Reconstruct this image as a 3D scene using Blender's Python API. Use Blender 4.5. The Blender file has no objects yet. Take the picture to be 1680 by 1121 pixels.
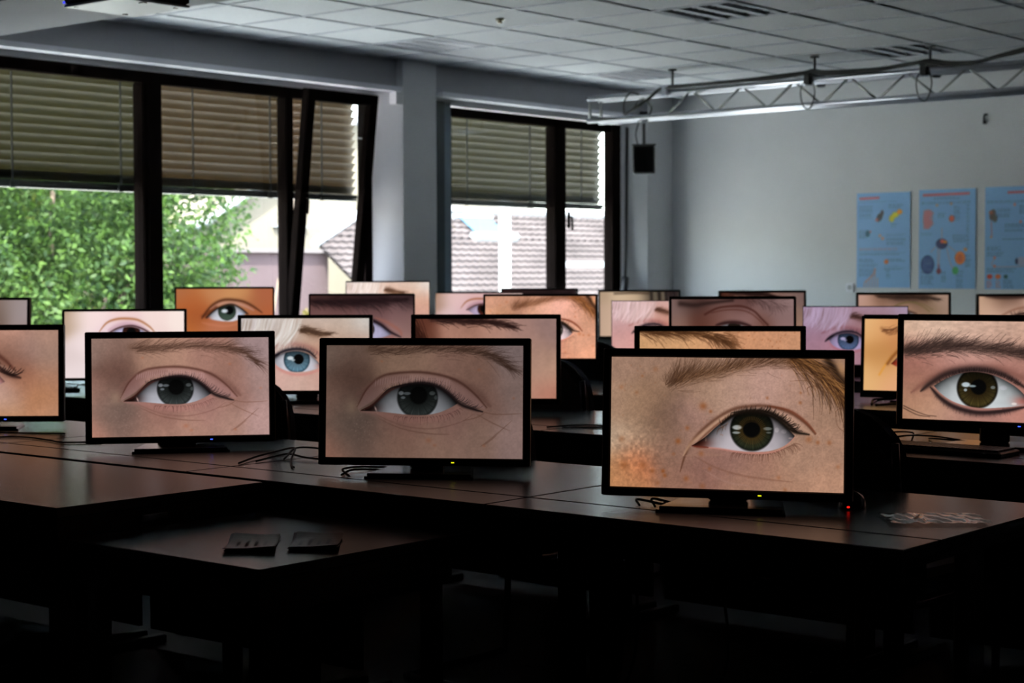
import bpy, bmesh, math, random
import numpy as np
from mathutils import Vector, Matrix

SC = bpy.context.scene
COL = SC.collection
EYE = 1.27                      # camera height above the floor

# ---------------------------------------------------------------- camera
cam_d = bpy.data.cameras.new('camera')
cam = bpy.data.objects.new('camera', cam_d)
COL.objects.link(cam)
R = Matrix(((0.63775745, -0.77023199, -0.00284774), (0.03246213, 0.02318456, 0.99920403), (-0.76955288, -0.63734226, 0.03978949)))
cam.matrix_world = Matrix.Translation((0, 0, EYE)) @ R.transposed().to_4x4()
cam_d.sensor_fit = 'HORIZONTAL'
cam_d.sensor_width = 36
cam_d.lens = 2834.5 / 1680 * 36
cam_d.clip_end = 400
cam_d.dof.use_dof = True
cam_d.dof.focus_distance = 4.25
cam_d.dof.aperture_fstop = 6.3
SC.camera = cam

# ---------------------------------------------------------------- sky, sun, exposure
world = bpy.data.worlds.new('sky'); SC.world = world
world.use_nodes = True
wn = world.node_tree.nodes; wl = world.node_tree.links
wn.clear()
wo = wn.new('ShaderNodeOutputWorld'); wb = wn.new('ShaderNodeBackground'); sky = wn.new('ShaderNodeTexSky')
sky.sky_type = 'NISHITA'; sky.sun_disc = False
sky.sun_elevation = math.radians(60); sky.sun_rotation = math.radians(229)
sky.air_density = 1.0; sky.dust_density = 3.0; sky.ozone_density = 1.0
haze = wn.new('ShaderNodeMix'); haze.data_type = 'RGBA'; haze.inputs['Factor'].default_value = .7       # thin bright cloud over blue sky
haze.inputs[7].default_value = (1.0, .98, .95, 1)
wl.new(sky.outputs[0], haze.inputs[6]); wl.new(haze.outputs[2], wb.inputs[0]); wl.new(wb.outputs[0], wo.inputs[0])
wb.inputs['Strength'].default_value = 9.0
sun_d = bpy.data.lights.new('sun', 'SUN'); sun_d.energy = 46.0; sun_d.angle = math.radians(1.2); sun_d.color = (1, .95, .86)
sun = bpy.data.objects.new('sun', sun_d); COL.objects.link(sun)
sun.rotation_euler = Vector((.42, .36, -.95)).to_track_quat('-Z', 'Y').to_euler()   # shines over the building on to the houses opposite
SC.view_settings.view_transform = 'Standard'; SC.view_settings.look = 'None'
SC.view_settings.gamma = 1; SC.view_settings.use_curve_mapping = False
SC.view_settings.exposure = 0.0
SC.cycles.use_denoising = True
SC.cycles.max_bounces = 10
SC.cycles.diffuse_bounces = 6
SC.cycles.caustics_reflective = False; SC.cycles.caustics_refractive = False
SC.cycles.sample_clamp_indirect = 6

# ---------------------------------------------------------------- helpers
MATS = {}
def mat(name, col, rough=.5, metal=0., spec=.5, noise=0., nscale=20., bump=0., bscale=60., trans=0., emit=0., coat=0.):
    if name in MATS: return MATS[name]
    m = bpy.data.materials.new(name); m.use_nodes = True; MATS[name] = m
    nt = m.node_tree; b = nt.nodes['Principled BSDF']
    c = tuple(((v / 255 + .055) / 1.055) ** 2.4 if v > 10 else v / 255 / 12.92 for v in col)
    b.inputs['Base Color'].default_value = (*c, 1); b.inputs['Roughness'].default_value = rough
    b.inputs['Metallic'].default_value = metal; b.inputs['Specular IOR Level'].default_value = spec
    if coat: b.inputs['Coat Weight'].default_value = coat; b.inputs['Coat Roughness'].default_value = .1
    if trans: b.inputs['Transmission Weight'].default_value = trans
    if emit:
        b.inputs['Emission Color'].default_value = (*c, 1); b.inputs['Emission Strength'].default_value = emit
    tc = nt.nodes.new('ShaderNodeTexCoord')
    if noise:
        n = nt.nodes.new('ShaderNodeTexNoise'); n.inputs['Scale'].default_value = nscale; n.inputs['Detail'].default_value = 4
        nt.links.new(tc.outputs['Object'], n.inputs['Vector'])
        r = nt.nodes.new('ShaderNodeMapRange'); r.inputs['From Min'].default_value = .25; r.inputs['From Max'].default_value = .75
        r.inputs['To Min'].default_value = 1 - noise; r.inputs['To Max'].default_value = 1 + noise
        nt.links.new(n.outputs['Fac'], r.inputs['Value'])
        h = nt.nodes.new('ShaderNodeMix'); h.data_type = 'RGBA'; h.blend_type = 'MULTIPLY'; h.inputs['Factor'].default_value = 1
        h.inputs[6].default_value = (*c, 1); nt.links.new(r.outputs[0], h.inputs[7]); nt.links.new(h.outputs[2], b.inputs['Base Color'])
    if bump:
        n = nt.nodes.new('ShaderNodeTexNoise'); n.inputs['Scale'].default_value = bscale; n.inputs['Detail'].default_value = 3
        nt.links.new(tc.outputs['Object'], n.inputs['Vector'])
        bp = nt.nodes.new('ShaderNodeBump'); bp.inputs['Strength'].default_value = bump; bp.inputs['Distance'].default_value = .01
        nt.links.new(n.outputs['Fac'], bp.inputs['Height']); nt.links.new(bp.outputs[0], b.inputs['Normal'])
    return m

class MB:
    """collects shapes and links them as ONE mesh object"""
    def __init__(s): s.v = []; s.f = []
    def add(s, vs, fs):
        o = len(s.v); s.v += [tuple(v) for v in vs]; s.f += [tuple(i + o for i in f) for f in fs]; return s
    def box(s, x0, x1, y0, y1, z0, z1, M=None, c=0.):
        """box; c > 0 chamfers the vertical and horizontal edges"""
        if c <= 0:
            vs = [(x, y, z) for z in (z0, z1) for y in (y0, y1) for x in (x0, x1)]
            fs = [(0, 2, 3, 1), (4, 5, 7, 6), (0, 1, 5, 4), (2, 6, 7, 3), (0, 4, 6, 2), (1, 3, 7, 5)]
        else:
            def ring(d, z):
                a, b, e, g = x0 + d, x1 - d, y0 + d, y1 - d
                return [(a + c, e, z), (b - c, e, z), (b, e + c, z), (b, g - c, z), (b - c, g, z), (a + c, g, z), (a, g - c, z), (a, e + c, z)]
            vs = ring(c, z0) + ring(0, z0 + c) + ring(0, z1 - c) + ring(c, z1)
            fs = [tuple(range(7, -1, -1)), tuple(range(24, 32))]
            for k in range(3):
                for i in range(8):
                    j = (i + 1) % 8
                    fs.append((k * 8 + i, k * 8 + j, k * 8 + 8 + j, k * 8 + 8 + i))
        if M is not None: vs = [M @ Vector(v) for v in vs]
        return s.add(vs, fs)
    def tube(s, pts, r, n=8, closed=False, cap=True):
        P = [Vector(p) for p in pts]; m = len(P); vs = []; fs = []
        up = Vector((0, 0, 1))
        prev = None
        for i in range(m):
            a = P[max(0, i - 1)] if not closed else P[i - 1]; b = P[min(m - 1, i + 1)] if not closed else P[(i + 1) % m]
            d = (b - a).normalized()
            if prev is None:
                u = d.cross(up) if abs(d.z) < .95 else d.cross(Vector((1, 0, 0)))
            else:
                u = prev - d * prev.dot(d)
            u.normalize(); prev = u; w = d.cross(u)
            rr = r[i] if isinstance(r, (list, tuple)) else r
            for k in range(n):
                t = 2 * math.pi * k / n
                vs.append(P[i] + (u * math.cos(t) + w * math.sin(t)) * rr)
        for i in range(m if closed else m - 1):
            for k in range(n):
                j = (i + 1) % m
                fs.append((i * n + k, i * n + (k + 1) % n, j * n + (k + 1) % n, j * n + k))
        if cap and not closed:
            fs.append(tuple(range(n - 1, -1, -1))); fs.append(tuple((m - 1) * n + k for k in range(n)))
        return s.add(vs, fs)
    def cyl(s, a, b, r, n=12): return s.tube([a, b], r, n)
    def prism(s, pts, z0, z1, M=None):
        n = len(pts); vs = [(x, y, z0) for x, y in pts] + [(x, y, z1) for x, y in pts]
        fs = [tuple(range(n - 1, -1, -1)), tuple(range(n, 2 * n))] + [(i, (i + 1) % n, n + (i + 1) % n, n + i) for i in range(n)]
        if M is not None: vs = [M @ Vector(v) for v in vs]
        return s.add(vs, fs)
    def build(s, name, m, parent=None, smooth=False, kind=None, label=None):
        me = bpy.data.meshes.new(name); me.from_pydata(s.v, [], s.f); me.update()
        bm = bmesh.new(); bm.from_mesh(me); bmesh.ops.recalc_face_normals(bm, faces=bm.faces); bm.to_mesh(me); bm.free()
        if smooth:
            me.polygons.foreach_set('use_smooth', [True] * len(me.polygons))
        me.materials.append(m)
        return link(name, me, parent, kind, label)

def link(name, me, parent=None, kind=None, label=None):
    o = bpy.data.objects.new(name, me); COL.objects.link(o)
    if parent is not None: o.parent = parent
    if kind: o['kind'] = kind
    if label: o['label'] = label
    return o

def thing(name, label, cat, loc=(0, 0, 0), rz=0., group=None):
    o = bpy.data.objects.new(name, None); COL.objects.link(o)
    o.location = loc; o.rotation_euler = (0, 0, rz); o.empty_display_size = .1
    o['label'] = label; o['category'] = cat
    if group: o['group'] = group
    return o

def tag(o, label, cat, group=None):
    o['label'] = label; o['category'] = cat
    if group: o['group'] = group
    return o

def dup(root, loc, rz, label=None, group=None):
    r = root.copy(); COL.objects.link(r); r.location = loc; r.rotation_euler = (0, 0, rz)
    if label: r['label'] = label
    if group: r['group'] = group
    for ch in list(root.children):
        c = ch.copy(); COL.objects.link(c); c.parent = r
        for g in ch.children:
            d = g.copy(); COL.objects.link(d); d.parent = c
    return r

def spline(pts, n=8):
    P = [Vector(p) for p in pts]; P = [2 * P[0] - P[1]] + P + [2 * P[-1] - P[-2]]; out = []
    for i in range(len(P) - 3):
        a, b, c, d = P[i:i + 4]
        for k in range(n):
            t = k / n
            out.append(.5 * (2 * b + (c - a) * t + (2 * a - 5 * b + 4 * c - d) * t * t + (3 * b - a - 3 * c + d) * t ** 3))
    out.append(P[-2]); return out
# ---------------------------------------------------------------- pictures shown by the screens
class Paint:
    """A small numpy painter; coordinates are given inside box (x0, y0, x1, y1)."""
    def __init__(s, W, H, box, seed=1):
        s.W, s.H = W, H
        s.x0, s.y0, s.x1, s.y1 = box
        s.k = W / (s.x1 - s.x0)
        gx = s.x0 + (np.arange(W) + .5) / W * (s.x1 - s.x0)
        gy = s.y0 + (np.arange(H) + .5) / H * (s.y1 - s.y0)
        s.X, s.Y = np.meshgrid(gx, gy)
        s.im = np.zeros((H, W, 3))
        s.r = np.random.default_rng(seed)

    def noise(s, cell, aniso=1.0):
        """smooth value noise, about -1..1, cell size in box units"""
        nx = int((s.x1 - s.x0) / (cell * aniso)) + 3
        ny = int((s.y1 - s.y0) / cell) + 3
        g = s.r.uniform(-1, 1, (ny, nx))
        fx = (s.X - s.x0) / (cell * aniso)
        fy = (s.Y - s.y0) / cell
        ix = fx.astype(int).clip(0, nx - 2); iy = fy.astype(int).clip(0, ny - 2)
        tx = fx - ix; ty = fy - iy
        tx = tx * tx * (3 - 2 * tx); ty = ty * ty * (3 - 2 * ty)
        return (g[iy, ix] * (1 - tx) + g[iy, ix + 1] * tx) * (1 - ty) + (g[iy + 1, ix] * (1 - tx) + g[iy + 1, ix + 1] * tx) * ty

    def field(s, pts, spread):
        num = np.zeros((s.H, s.W, 3)); den = np.zeros((s.H, s.W))
        for x, y, c in pts:
            w = np.exp(-((s.X - x) ** 2 + (s.Y - y) ** 2) / (2 * spread * spread)) + 1e-7
            num += w[..., None] * np.array(c, float); den += w
        s.im = num / den[..., None]

    def mix(s, a, c):
        s.im = s.im * (1 - a[..., None]) + np.array(c, float) * a[..., None]

    def blob(s, x, y, rx, ry, c, a=1.0, rot=0.0, soft=None):
        ca, sa = math.cos(rot), math.sin(rot)
        dx, dy = s.X - x, s.Y - y
        u = (dx * ca + dy * sa) / rx; v = (-dx * sa + dy * ca) / ry
        d = np.sqrt(u * u + v * v)
        if soft is None:
            m = np.exp(-d * d * 1.1)
        else:
            m = np.clip((1 - d) / soft + .5, 0, 1)
        s.mix(m * a, c)

    @staticmethod
    def crv(pts, n=60):
        p = np.array(pts, float)
        p = np.vstack([2 * p[0] - p[1], p, 2 * p[-1] - p[-2]])
        out = []
        m = len(p) - 3
        for i in range(m):
            t = np.linspace(0, 1, max(3, n // m), endpoint=(i == m - 1))[:, None]
            a, b, c, d = p[i], p[i + 1], p[i + 2], p[i + 3]
            out.append(.5 * (2 * b + (c - a) * t + (2 * a - 5 * b + 4 * c - d) * t ** 2 + (3 * b - a - 3 * c + d) * t ** 3))
        return np.vstack(out)

    def stroke(s, pts, w, c, a=1.0, taper=False, w1=None):
        q = s.crv(pts, 48)
        best = np.full((s.H, s.W), 1e9)
        n = len(q)
        for i in range(n - 1):
            ax, ay = q[i]; bx, by = q[i + 1] - q[i]
            L = bx * bx + by * by + 1e-9
            t = (((s.X - ax) * bx + (s.Y - ay) * by) / L).clip(0, 1)
            d = np.hypot(s.X - ax - t * bx, s.Y - ay - t * by)
            f = (i + .5) / n
            ww = w if w1 is None else w + (w1 - w) * f
            if taper:
                ww = ww * (math.sin(math.pi * f) ** .5 + .08)
            best = np.minimum(best, d / ww)
        s.mix(np.exp(-best ** 2) * a, c)

    def lens(s, up, lo, soft):
        U = s.crv(up); L = s.crv(lo)
        yu = np.interp(s.X[0], U[:, 0], U[:, 1]); yl = np.interp(s.X[0], L[:, 0], L[:, 1])
        inx = (s.X > min(U[0, 0], L[0, 0])) & (s.X < max(U[-1, 0], L[-1, 0]))
        m = np.clip((s.Y - yu[None]) / soft + .5, 0, 1) * np.clip((yl[None] - s.Y) / soft + .5, 0, 1) * inx
        return m, yu, yl

    def hairs(s, curves, w, c, a):
        """curves: list of (n,2) arrays in box units; w in box units"""
        acc = np.zeros((s.H, s.W))
        wp = max(w * s.k, .42)
        amp = min(1., w * s.k / .42) if w * s.k < .42 else 1.
        R = int(math.ceil(wp * 2)) + 1
        oy, ox = np.mgrid[-R:R + 1, -R:R + 1]
        P, T = [], []
        for q in curves:
            q = np.asarray(q)
            L = np.hypot(*np.diff(q, axis=0).T).sum() * s.k
            n = max(4, int(L / .8))
            t = np.linspace(0, 1, n); tt = np.linspace(0, 1, len(q))
            P.append(np.c_[np.interp(t, tt, q[:, 0]), np.interp(t, tt, q[:, 1])]); T.append(1 - .75 * t)
        if not P:
            return
        P = np.vstack(P); T = np.concatenate(T)
        px = (P[:, 0] - s.x0) * s.k - .5; py = (P[:, 1] - s.y0) / (s.y1 - s.y0) * s.H - .5
        ix = np.round(px).astype(int); iy = np.round(py).astype(int)
        for j in range(oy.shape[0]):
            for i in range(oy.shape[1]):
                cx = ix + ox[j, i]; cy = iy + oy[j, i]
                ok = (cx >= 0) & (cx < s.W) & (cy >= 0) & (cy < s.H)
                d2 = (cx - px) ** 2 + (cy - py) ** 2
                al = np.exp(-d2 / (wp * wp * (.35 + .65 * T))) * a * amp * .55
                np.add.at(acc, (cy[ok], cx[ok]), -np.log(1 - np.minimum(al[ok], .97)))
        s.mix((1 - np.exp(-acc)) , c)

    def brow(s, spine, hw, n, length, ang, c, w=1.6, a=.8, curl=.25, fan=0., lo=0., hi=1.):
        q = s.crv(spine, 80)
        cs = []
        for _ in range(n):
            t = s.r.uniform(lo, hi); i = min(int(t * (len(q) - 2)), len(q) - 2)
            d = q[i + 1] - q[i]; d = d / (np.hypot(*d) + 1e-9)
            nrm = np.array([-d[1], d[0]])
            h = np.interp(t, np.linspace(0, 1, len(hw)), hw)
            o = s.r.normal(0, .45)
            p = q[i] + nrm * o * h
            an = math.radians(ang + s.r.normal(0, 11)) + fan * o
            ca, sa = math.cos(an), math.sin(an)
            v = np.array([d[0] * ca - d[1] * sa, d[0] * sa + d[1] * ca])
            L = length * s.r.uniform(.55, 1.25)
            cu = s.r.normal(curl, .12)
            e = p + v * L; m = p + v * L * .5 + np.array([v[1], -v[0]]) * L * cu * .4
            tt = np.linspace(0, 1, 7)[:, None]
            cs.append((1 - tt) ** 2 * p + 2 * tt * (1 - tt) * m + tt ** 2 * e)
        s.hairs(cs, w, c, a)

    def lashes(s, line, n, length, c, up=True, lean=(-.6, .9), w=1.6, a=.9, lo=0., hi=1.):
        q = s.crv(line, 80)
        cs = []
        for k in range(n):
            t = lo + (hi - lo) * (k + s.r.uniform(0, 1)) / n
            p = q[min(int(t * (len(q) - 1)), len(q) - 1)]
            le = lean[0] + (lean[1] - lean[0]) * t + s.r.normal(0, .18)
            sg = -1 if up else 1
            L = length * s.r.uniform(.5, 1.15) * (.55 + .6 * t if up else 1)
            e = p + np.array([math.sin(le) * L, sg * math.cos(le) * L])
            m = p + np.array([math.sin(le * 1.6) * L * .55, sg * math.cos(le) * L * .15])
            tt = np.linspace(0, 1, 7)[:, None]
            cs.append((1 - tt) ** 2 * p + 2 * tt * (1 - tt) * m + tt ** 2 * e)
        s.hairs(cs, w, c, a)

    def pores(s, cell, amp, fine=.5):
        n = s.noise(cell * 6) * .5 + s.noise(cell * 2.5) * .5 + s.noise(cell) * fine
        s.im *= (1 + n * amp)[..., None]

    def eyeball(s, up, lo, iris, pupil, cin, cout, csc, soft=4, shade=.55, limbal=(20, 20, 20), glints=(), corner=None, dark_top=34):
        m, yu, yl = s.lens(up, lo, soft)
        cx, cy, r = iris
        base = s.im.copy()
        g = np.ones_like(s.X)[..., None] * np.array(csc, float)
        ex = (up[0][0] + up[-1][0]) / 2; hw = (up[-1][0] - up[0][0]) / 2
        g *= (1 - .30 * np.clip(np.abs(s.X - ex) / hw, 0, 1) ** 3)[..., None]
        g *= (1 + .03 * s.noise(r * .25))[..., None]
        s.im = g
        if corner:
            x, y, rx, ry, c = corner
            s.blob(x, y, rx, ry, c, .95)
        d = np.hypot(s.X - cx, s.Y - cy) / r
        th = np.arctan2(s.Y - cy, s.X - cx)
        fib = sum(np.sin(th * f + ph) for f, ph in ((17, 1.), (29, 2.3), (43, .4), (61, 4.))) / 4
        t = np.clip((d - .35) / .5, 0, 1)
        ic = np.array(cin, float) * (1 - t[..., None]) + np.array(cout, float) * t[..., None]
        ic = ic * (1 + .30 * fib * np.clip(d * 1.5 - .3, 0, 1))[..., None]
        lb = np.clip((d - .80) / .2, 0, 1) ** 1.5
        ic = ic * (1 - lb[..., None]) + np.array(limbal, float) * lb[..., None]
        ic *= (.75 + .45 * np.clip((s.Y - cy) / r + .3, 0, 1))[..., None]
        px, py, pr = pupil
        dp = np.hypot(s.X - px, s.Y - py) / pr
        mp = np.clip((1.08 - dp) / .22 + .5, 0, 1)
        ic = ic * (1 - mp[..., None]) + np.array([8, 8, 8.]) * mp[..., None]
        mi = np.clip((1.0 - d) / .09 + .5, 0, 1)
        s.im = s.im * (1 - mi[..., None]) + ic * mi[..., None]
        for x, y, rx, ry, c, a in glints:
            s.blob(x, y, rx, ry, c, a, soft=.5)
        sh = 1 - shade * np.exp(-np.clip(s.Y - yu[None], 0, None) / dark_top)
        s.im = s.im * sh[..., None]
        s.im = base * (1 - m[..., None]) + s.im * m[..., None]


def pic_grey_eye(W, H, gain=1., dv=0., seed=3, tint=(1, 1, 1)):
    """grey eye with mascara, box taken 1202 x 692"""
    p = Paint(W, H, (138, 140 - dv, 1340, 832 - dv), seed)
    p.field([(150, 160, (112, 92, 82)), (300, 180, (106, 84, 74)), (180, 500, (122, 92, 80)), (150, 780, (148, 104, 88)), (310, 310, (76, 54, 46)), (300, 440, (84, 62, 54)),
             (270, 560, (90, 76, 68)), (330, 660, (76, 62, 56)), (430, 720, (108, 84, 74)), (520, 250, (128, 100, 84)), (700, 250, (134, 104, 88)), (900, 260, (128, 96, 84)),
             (1050, 300, (118, 88, 76)), (1280, 180, (122, 104, 102)), (1280, 400, (126, 104, 98)), (1300, 700, (140, 114, 108)), (1050, 700, (130, 102, 90)), (800, 720, (134, 104, 90)),
             (600, 700, (120, 90, 78)), (1100, 460, (116, 86, 76)), (620, 600, (112, 80, 72)), (900, 600, (122, 90, 82)), (250, 700, (104, 84, 74)), (560, 790, (128, 98, 84))], 78)
    p.pores(9, .05, .7)
    # lid between crease and lashes
    m, _, _ = p.lens([(335, 520), (400, 400), (470, 345), (560, 318), (700, 312), (850, 332), (960, 380), (1040, 440), (1110, 520)],
                     [(335, 540), (430, 480), (520, 400), (620, 375), (720, 370), (820, 388), (900, 440), (1000, 500), (1110, 530)], 8)
    p.mix(m * .45, (132, 100, 98))
    p.stroke([(318, 540), (350, 470), (420, 400), (520, 352), (640, 335)], 30, (86, 58, 52), .35, taper=True)
    p.stroke([(330, 520), (390, 410), (470, 338), (570, 312), (720, 306), (860, 328), (960, 368), (1050, 440), (1120, 520)], 9, (62, 36, 30), .75, taper=True)
    p.stroke([(900, 345), (1000, 390), (1080, 450), (1140, 510)], 26, (66, 40, 34), .35, taper=True)
    p.stroke([(300, 480), (330, 440), (420, 370), (520, 320)], 7, (96, 68, 60), .35, taper=True)
    for x in range(440, 900, 15):
        yl = 402 - 34 * math.sin((x - 400) / 520 * math.pi) if x < 900 else 400
        p.stroke([(x, yl), (x + 5, yl - 42)], 2.6, (168, 138, 142), .28, taper=True)
    up = [(355, 540), (430, 500), (520, 410), (610, 382), (720, 374), (820, 392), (890, 440), (945, 495)]
    lo = [(355, 545), (450, 548), (540, 556), (640, 566), (740, 568), (830, 552), (900, 522), (945, 495)]
    p.stroke([(350, 545), (450, 556), (600, 590), (760, 600), (900, 560), (960, 510)], 22, (136, 96, 88), .5, taper=True)
    p.eyeball(up, lo, (700, 462, 124), (706, 448, 50), (24, 27, 26), (38, 42, 41), (158, 160, 166), soft=5, shade=.92, limbal=(20, 22, 22), dark_top=72,
              corner=(400, 530, 75, 42, (62, 26, 20)),
              glints=((600, 434, 16, 12, (176, 184, 190), .85), (636, 436, 22, 9, (150, 160, 166), .7), (612, 462, 14, 8, (140, 150, 156), .7), (790, 434, 18, 12, (140, 150, 150), .6), (812, 460, 10, 14, (110, 120, 120), .5)))
    p.blob(445, 532, 5, 16, (200, 170, 160), .7, rot=-.4)
    p.stroke([(352, 545), (420, 512), (500, 440), (560, 402), (640, 380)], 9, (46, 22, 18), .85, taper=True)
    p.stroke([(560, 400), (640, 380), (740, 372), (830, 396), (900, 444), (960, 500), (1040, 530), (1095, 545)], 12, (18, 12, 13), .92, taper=True)
    p.lashes([(500, 420), (620, 382), (720, 372), (830, 390), (910, 450), (980, 500), (1060, 530)], 100, 44, (14, 11, 14), lean=(-.55, 1.25), w=2., a=.75)
    p.stroke([(440, 560), (520, 600), (640, 640), (800, 650), (960, 610), (1040, 560)], 4, (96, 66, 58), .5, taper=True)
    p.stroke([(460, 590), (600, 650), (760, 680), (900, 685)], 4, (92, 64, 54), .6, taper=True)
    p.lashes([(560, 574), (700, 582), (860, 565), (960, 525)], 34, 44, (52, 32, 30), up=False, lean=(-.5, .9), w=2.2, a=.6)
    for q in ([(1090, 545), (1180, 560), (1330, 555)], [(1060, 560), (1150, 610), (1260, 660)], [(1270, 600), (1170, 690), (1080, 760)], [(980, 600), (1060, 580), (1110, 550)], [(1100, 750), (1130, 730), (1180, 690)]):
        p.stroke(q, 3.5, (92, 64, 52), .55, taper=True)
    for _ in range(60):
        p.blob(p.r.normal(370, 55), p.r.normal(660, 60), 4, 4, (150, 124, 112), .18)
    for x, y, rr in ((770, 722, 20), (806, 752, 12), (1072, 290, 11), (1282, 462, 9), (1105, 752, 12), (480, 240, 10)):
        p.blob(x, y, rr, rr * .8, (132, 82, 58), .5)
    p.blob(300, 520, 40, 50, (128, 106, 88), .5)
    # brow
    p.stroke([(400, 165), (560, 175), (760, 158), (940, 165), (1080, 180), (1180, 215), (1260, 280)], 26, (84, 62, 50), .6, w1=10)
    p.brow([(400, 165), (560, 178), (760, 165), (950, 170), (1100, 192), (1200, 240), (1270, 300)], (36, 44, 40, 38, 34, 26, 12), 460, 105, -15, (50, 33, 26), w=2., a=.5, fan=.35)
    return finish(p.im, gain, tint)


def finish(im, gain=1., tint=(1, 1, 1)):
    c = np.clip(im * gain * np.array(tint), 0, 255) / 255.
    return np.where(c <= .04045, c / 12.92, ((c + .055) / 1.055) ** 2.4)


def pic_freckled_eye(W, H, gain=1., seed=5, tint=(1, 1, 1), warm=0.):
    """green brown eye, freckles and ginger hair; box 1340 x 765"""
    p = Paint(W, H, (148, 132, 1488, 888), seed)
    p.field([(170, 160, (150, 124, 108)), (420, 160, (146, 120, 104)), (600, 260, (134, 108, 92)), (170, 400, (158, 132, 112)), (300, 440, (148, 122, 100)), (180, 620, (176, 158, 138)),
             (330, 610, (158, 136, 116)), (180, 800, (176, 132, 92)), (300, 740, (182, 112, 76)), (260, 860, (176, 128, 92)), (440, 520, (116, 92, 76)), (500, 470, (104, 84, 72)), (520, 640, (138, 112, 98)),
             (480, 700, (128, 98, 84)), (600, 470, (154, 124, 116)), (700, 330, (158, 132, 114)), (860, 320, (172, 144, 130)), (1050, 310, (176, 146, 136)), (1200, 380, (164, 134, 120)), (1400, 420, (152, 124, 106)),
             (1420, 640, (158, 128, 110)), (1400, 840, (176, 140, 118)), (1150, 860, (162, 128, 108)), (1000, 780, (150, 116, 102)), (850, 720, (142, 110, 102)), (760, 800, (134, 100, 90)), (640, 760, (128, 96, 88)),
             (560, 860, (142, 108, 92)), (640, 600, (148, 118, 104)), (1250, 700, (160, 130, 112)), (900, 880, (156, 122, 104)), (420, 330, (138, 112, 92))], 72)
    p.pores(7, .06, .9)
    n = p.noise(14, 1.); mk = np.exp(-(((p.X - 300) / 190) ** 2 + ((p.Y - 700) / 170) ** 2))
    p.im *= (1 + .16 * n * mk)[..., None]
    # big upper lid
    p.stroke([(560, 790), (590, 690), (640, 600), (730, 510), (850, 432), (960, 408), (1070, 408), (1180, 440), (1270, 500), (1325, 560)], 11, (78, 48, 34), .75, taper=True)
    p.stroke([(1060, 404), (1180, 430), (1270, 490), (1330, 556)], 8, (96, 46, 28), .7, taper=True)
    p.stroke([(575, 700), (620, 630), (700, 560), (800, 480), (900, 440)], 12, (188, 156, 130), .6, taper=True)
    p.stroke([(640, 640), (720, 560), (820, 480), (880, 450)], 7, (96, 62, 46), .7, taper=True)
    p.stroke([(950, 425), (1080, 436), (1180, 476), (1260, 530), (1310, 562)], 9, (176, 146, 126), .7, taper=True)
    up = [(622, 642), (700, 590), (770, 525), (850, 466), (950, 438), (1040, 446), (1110, 480), (1170, 530), (1212, 572)]
    lo = [(622, 644), (700, 648), (790, 654), (880, 664), (970, 668), (1060, 662), (1130, 640), (1180, 610), (1212, 572)]
    p.eyeball(up, lo, (968, 540, 124), (966, 536, 46), (44, 36, 18), (31, 36, 25), (186, 186, 198), soft=5, shade=.85, limbal=(12, 14, 12), dark_top=52,
              corner=(660, 622, 75, 40, (124, 52, 34)),
              glints=((884, 530, 26, 13, (206, 220, 226), .9), (880, 560, 22, 7, (170, 186, 190), .8), (1058, 534, 24, 9, (150, 162, 162), .7), (1064, 556, 14, 5, (126, 136, 136), .6),
                      (1110, 540, 12, 14, (226, 226, 236), .6), (1150, 548, 16, 12, (216, 214, 226), .6), (706, 600, 5, 14, (240, 190, 170), .7), (1190, 585, 14, 5, (240, 220, 225), .7)))
    for k in range(46):
        a = k * .41; p.stroke([(968 + math.cos(a) * 52, 545 + math.sin(a) * 48), (968 + math.cos(a) * 80, 545 + math.sin(a) * 78)], 2.5, (104, 76, 32), .3)
    p.stroke(lo[:3] + [(880, 668), (970, 674), (1070, 668), (1140, 646), (1212, 580)], 6, (186, 128, 118), .7, taper=True)
    p.stroke([(628, 640), (660, 645), (720, 648)], 7, (84, 32, 20), .8, taper=True)
    p.stroke([(790, 520), (860, 464), (950, 442), (1050, 452), (1120, 484), (1200, 545), (1290, 562)], 13, (18, 14, 10), .95, taper=True)
    p.stroke([(850, 448), (960, 432), (1060, 440), (1140, 480), (1220, 545)], 10, (18, 14, 10), .8, taper=True)
    p.lashes([(740, 560), (850, 470), (960, 438), (1060, 446), (1140, 490), (1210, 550)], 95, 44, (22, 16, 12), lean=(-.2, 1.35), w=2.8, a=.9, lo=.1)
    p.lashes([(780, 540), (830, 510)], 16, 42, (70, 54, 44), up=False, lean=(-.5, -.3), w=2.2, a=.6)
    p.lashes([(860, 672), (980, 682), (1080, 672), (1160, 640), (1215, 610)], 60, 52, (72, 44, 34), up=False, lean=(-.55, 1.0), w=2.2, a=.55)
    p.stroke([(580, 700), (680, 690), (800, 690)], 9, (150, 118, 102), .4, taper=True)
    p.stroke([(640, 700), (760, 760), (900, 800), (1050, 820), (1200, 832)], 6, (112, 78, 64), .45, taper=True)
    p.stroke([(700, 780), (820, 840), (960, 862)], 6, (160, 128, 118), .4, taper=True)
    # brow and the hair falling in from the side
    p.stroke([(530, 270), (620, 240), (760, 215), (880, 180), (1000, 150), (1150, 150), (1300, 170)], 40, (98, 70, 48), .6, taper=True)
    p.brow([(470, 290), (540, 262), (620, 236), (760, 212), (880, 182), (1000, 158), (1150, 155), (1280, 190)], (46, 50, 46, 40, 36, 40, 46), 620, 92, -32, (56, 36, 24), w=2., a=.45, fan=.5, curl=-.2)
    p.brow([(470, 300), (520, 270), (570, 250)], (40, 50, 40), 70, 70, -62, (70, 48, 34), w=1.8, a=.45, fan=.5)
    p.brow([(520, 280), (640, 240), (800, 205), (1000, 160)], (46, 46, 36, 36), 90, 80, -34, (132, 98, 68), w=2., a=.3, fan=.5)
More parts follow.
